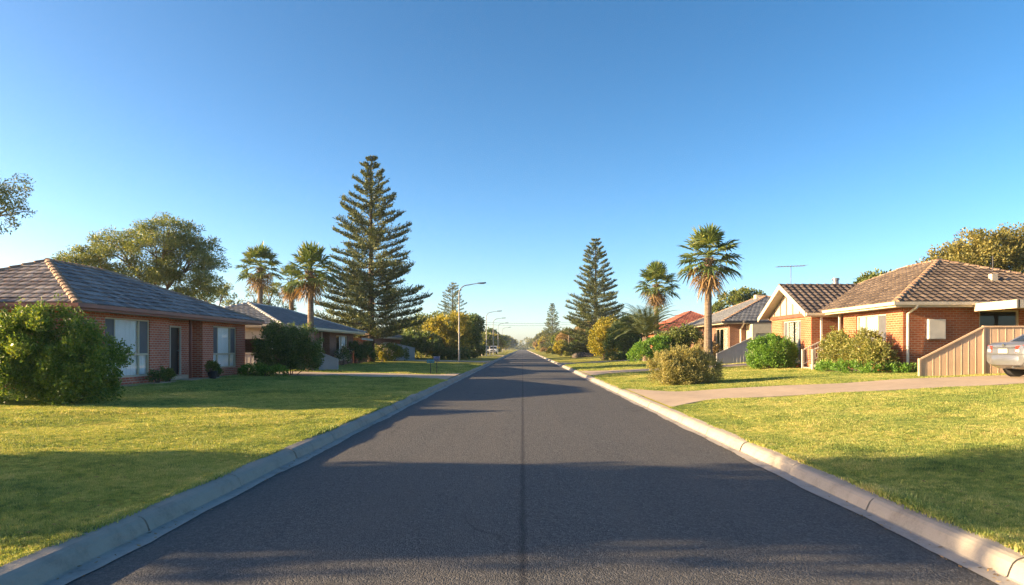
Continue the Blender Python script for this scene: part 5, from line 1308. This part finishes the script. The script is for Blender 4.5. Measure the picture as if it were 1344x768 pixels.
# far avenue trees on both sides: each a thing of its own
rd = random.Random(77)
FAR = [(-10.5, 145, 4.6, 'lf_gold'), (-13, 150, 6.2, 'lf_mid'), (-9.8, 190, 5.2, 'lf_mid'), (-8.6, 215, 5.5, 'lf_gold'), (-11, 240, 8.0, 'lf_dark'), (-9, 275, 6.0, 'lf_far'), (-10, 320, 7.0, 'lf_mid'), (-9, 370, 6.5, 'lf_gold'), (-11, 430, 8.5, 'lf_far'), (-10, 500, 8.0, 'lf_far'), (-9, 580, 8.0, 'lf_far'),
       (-16, 110, 6.0, 'lf_dark'), (-17, 175, 7, 'lf_dark'), (-16, 210, 8, 'lf_far'), (-20, 120, 6.0, 'lf_mid'),
       (9.5, 145, 4.4, 'lf_rust'), (8.5, 165, 4.8, 'lf_mid'), (9, 215, 5.4, 'lf_rust'), (8.5, 250, 5.2, 'lf_gold'), (11, 290, 8.2, 'lf_far'), (9, 330, 5.6, 'lf_rust'), (10, 380, 8.5, 'lf_far'), (9, 440, 6.4, 'lf_mid'), (10, 510, 8.0, 'lf_far'), (9, 590, 8.0, 'lf_far'),
       (16, 108, 5.0, 'lf_mid'), (17, 130, 6, 'lf_dark'), (15, 160, 7, 'lf_rust'), (18, 200, 7, 'lf_far')]
WORDS = {'lf_gold': 'golden', 'lf_mid': 'mid green', 'lf_dark': 'dark green', 'lf_far': 'hazy green', 'lf_rust': 'rusty brown'}
ORD = ['', 'second ', 'third ', 'fourth ', 'fifth ', 'sixth ', 'seventh ', 'eighth ']
cnt = {}
for i, (x, y, h, mt) in enumerate(sorted(FAR, key=lambda q: q[1])):
    side = 'left' if x < 0 else 'right'; k = cnt.get((side, mt), 0); cnt[(side, mt)] = k + 1
    lb = ('nearest ' if k == 0 else ORD[k] + 'nearest ') + WORDS[mt] + ' tree among the far avenue trees on the ' + side + ' side'
    w = h * .42; lobes = [(rd.uniform(-.3, .3) * w, 0, h * .62, w * .8, w * .8, h * .3), (rd.uniform(-.6, .6) * w, rd.uniform(-.4, .4) * w, h * .72, w * .6, w * .6, h * .24), (rd.uniform(-.7, .7) * w, 0, h * .45, w * .7, w * .7, h * .25)]
    s = .11 + y * .0016
    tree('avenue_tree', lb, 'tree', (x, y, gz(x)), h * .35, .03 * h, lobes, int(60 + 40 * (y < 250)), w * .22, 26, s * 2.2, s * 1.3, M[mt], 200 + i, 'far trees along the avenue', limbs=6)
# closing wood at the end of the street
rng = np.random.default_rng(9)
lob = [(x, 690 + rng.uniform(-20, 40), 0, 9, 9, 0) for x in np.linspace(-220, 220, 60)]
lob = [(x + rng.uniform(-3, 3), y, h * .42, 7, 7, h * .60) for (x, y, *_), h in zip(lob, rng.uniform(5, 12, 60))]
cl = lobes_to_clumps(lob, 2600, rng, .1, -.9); V, Q = clump_leaves(cl, 1.6, 16, 1.7, 1.1, rng)
o = np_mesh('distant_wood', V, Q, M['lf_far']); tag(o, 'hazy line of far trees closing the street', 'trees', kind='stuff')

# trees off to the left of the picture whose shade lies across lawn and road
tree('shade_tree', 'tall tree outside the frame on the left, shading the lawn and road', 'tree', (-20, 5.6, gz(-16)), 2.2, .35, [(0, .4, 3.9, 3.2, 1.7, 1.9), (0, -.4, 5.9, 3.2, 1.4, 1.8), (0, -1.2, 7.8, 2.6, 1.0, 1.7)], 215, .75, 62, .30, .18, M['lf_dark'], 91, bottom=-.9)

tree('shade_tree', 'lower bushy tree outside the frame on the left, shading the lawn before the near house', 'tree', (-22.5, 16.9, gz(-16)), 1.6, .25, [(0, -.2, 2.7, 2.0, 1.5, 1.6), (.3, 1.0, 3.1, 1.8, 1.3, 1.1), (0, 2.0, 2.7, 1.8, 1.2, 1.6)], 190, .6, 80, .26, .16, M['lf_dark'], 92, bottom=-.9)
# low shrubs and verge planting toward the street's far end
FS = [(-8.2, 104, .9, 'lf_dark'), (-11.5, 112, 1.3, 'lf_mid'), (-9.6, 138, 1.2, 'lf_dark'), (-8.4, 172, 1.4, 'lf_rust'), (-8.8, 200, 1.3, 'lf_mid'), (-9, 235, 1.6, 'lf_dark'),
      (7.2, 132, 1.0, 'lf_mid'), (8.6, 138, 1.3, 'lf_dark'), (7.0, 152, 1.2, 'lf_gold'), (8.4, 176, 1.4, 'lf_mid'), (7.4, 205, 1.4, 'lf_rust'), (8.6, 235, 1.6, 'lf_dark'), (7.6, 270, 1.6, 'lf_gold'),
      (13.5, 84, 1.2, 'lf_dark'), (12.5, 104, 1.3, 'lf_mid')]
cnt = {}
for i, (x, y, h, mt) in enumerate(sorted(FS, key=lambda q: q[1])):
    side = 'left' if x < 0 else 'right'; k = cnt.get((side, mt), 0); cnt[(side, mt)] = k + 1
    lb = ('nearest ' if k == 0 else ORD[k] + 'nearest ') + WORDS[mt] + ' low shrub among the far verge plants on the ' + side + ' side'
    bush('verge_shrub', lb, 'shrub', (x, y, gz(x)), [(-.5 * h, 0, h * .45, h, h, h * .55), (.6 * h, .2, h * .4, h * .8, h * .8, h * .5)], 46, h * .28, 36, .1 + y * .0012, .07 + y * .0008, M[mt], 300 + i, 'shrubs on the far verges')

# ------------------------------------------------------------------ light, sky, camera
EL, AZ = 14.0, 4.0           # sun height; degrees behind the picture's left-hand normal
d = Vector((-math.cos(R(AZ)) * math.cos(R(EL)), -math.sin(R(AZ)) * math.cos(R(EL)), math.sin(R(EL))))
sl = bpy.data.lights.new('sun', 'SUN'); sl.energy = 5.0; sl.angle = R(0.5); sl.color = (1.0, 0.715, 0.40)
so = link(bpy.data.objects.new('sun', sl)); so.rotation_euler = d.to_track_quat('Z', 'Y').to_euler(); so.location = (-60, -6, 40)
w = bpy.data.worlds.new('World'); SC.world = w; w.use_nodes = True
nt = w.node_tree; bg = nt.nodes['Background']
sky = nt.nodes.new('ShaderNodeTexSky'); sky.sky_type = 'NISHITA'; sky.sun_disc = False
sky.sun_elevation = R(EL); sky.sun_rotation = math.atan2(d.x, d.y) % (2 * math.pi)
sky.altitude = 0; sky.air_density = 0.66; sky.dust_density = 1.0; sky.ozone_density = 3.4
gm = nt.nodes.new('ShaderNodeGamma'); gm.inputs['Gamma'].default_value = 1.2
nt.links.new(sky.outputs[0], gm.inputs[0]); tn = nt.nodes.new('ShaderNodeMix'); tn.data_type = 'RGBA'; tn.blend_type = 'MULTIPLY'; tn.inputs[0].default_value = 1.0; tn.inputs[7].default_value = (1.40, 1.03, 0.76, 1)
hs = nt.nodes.new('ShaderNodeHueSaturation'); hs.inputs['Saturation'].default_value = 1.12
nt.links.new(gm.outputs[0], hs.inputs['Color']); nt.links.new(hs.outputs[0], tn.inputs[6]); nt.links.new(tn.outputs[2], bg.inputs['Color']); bg.inputs['Strength'].default_value = 0.080

t = NT('air'); t.n.remove(t.n['Principled BSDF']) if 'Principled BSDF' in t.n else None
pv = t.new('ShaderNodeVolumePrincipled'); pv.inputs['Color'].default_value = (0.70, 0.86, 1.0, 1); pv.inputs['Density'].default_value = 0.00024; pv.inputs['Anisotropy'].default_value = 0.2
t.link(pv.outputs[0], t.out.inputs['Volume'])
m = MB(); m.box(-900, 900, -60, 1000, -1.4, 24); o = m.build('haze', t.m); tag(o, 'thin pale evening air over the whole street', 'haze', kind='stuff')
cam = bpy.data.cameras.new('camera'); co = link(bpy.data.objects.new('camera', cam))
co.location = (0, 0, H); co.rotation_euler = (R(90), 0, 0)
cam.sensor_width = 36; cam.lens = 36 * F / 1344
cam.shift_x = (672 - VX) / 1344; cam.shift_y = (VY - 384) / 1344
cam.clip_start = 0.1; cam.clip_end = 8000
SC.camera = co
SC.view_settings.view_transform = 'Standard'; SC.view_settings.look = 'None'; SC.view_settings.exposure = 2.0; SC.view_settings.gamma = 1.0
SC.cycles.max_bounces = 6; SC.cycles.transparent_max_bounces = 8; SC.cycles.use_denoising = True; SC.cycles.denoising_prefilter = 'NONE'
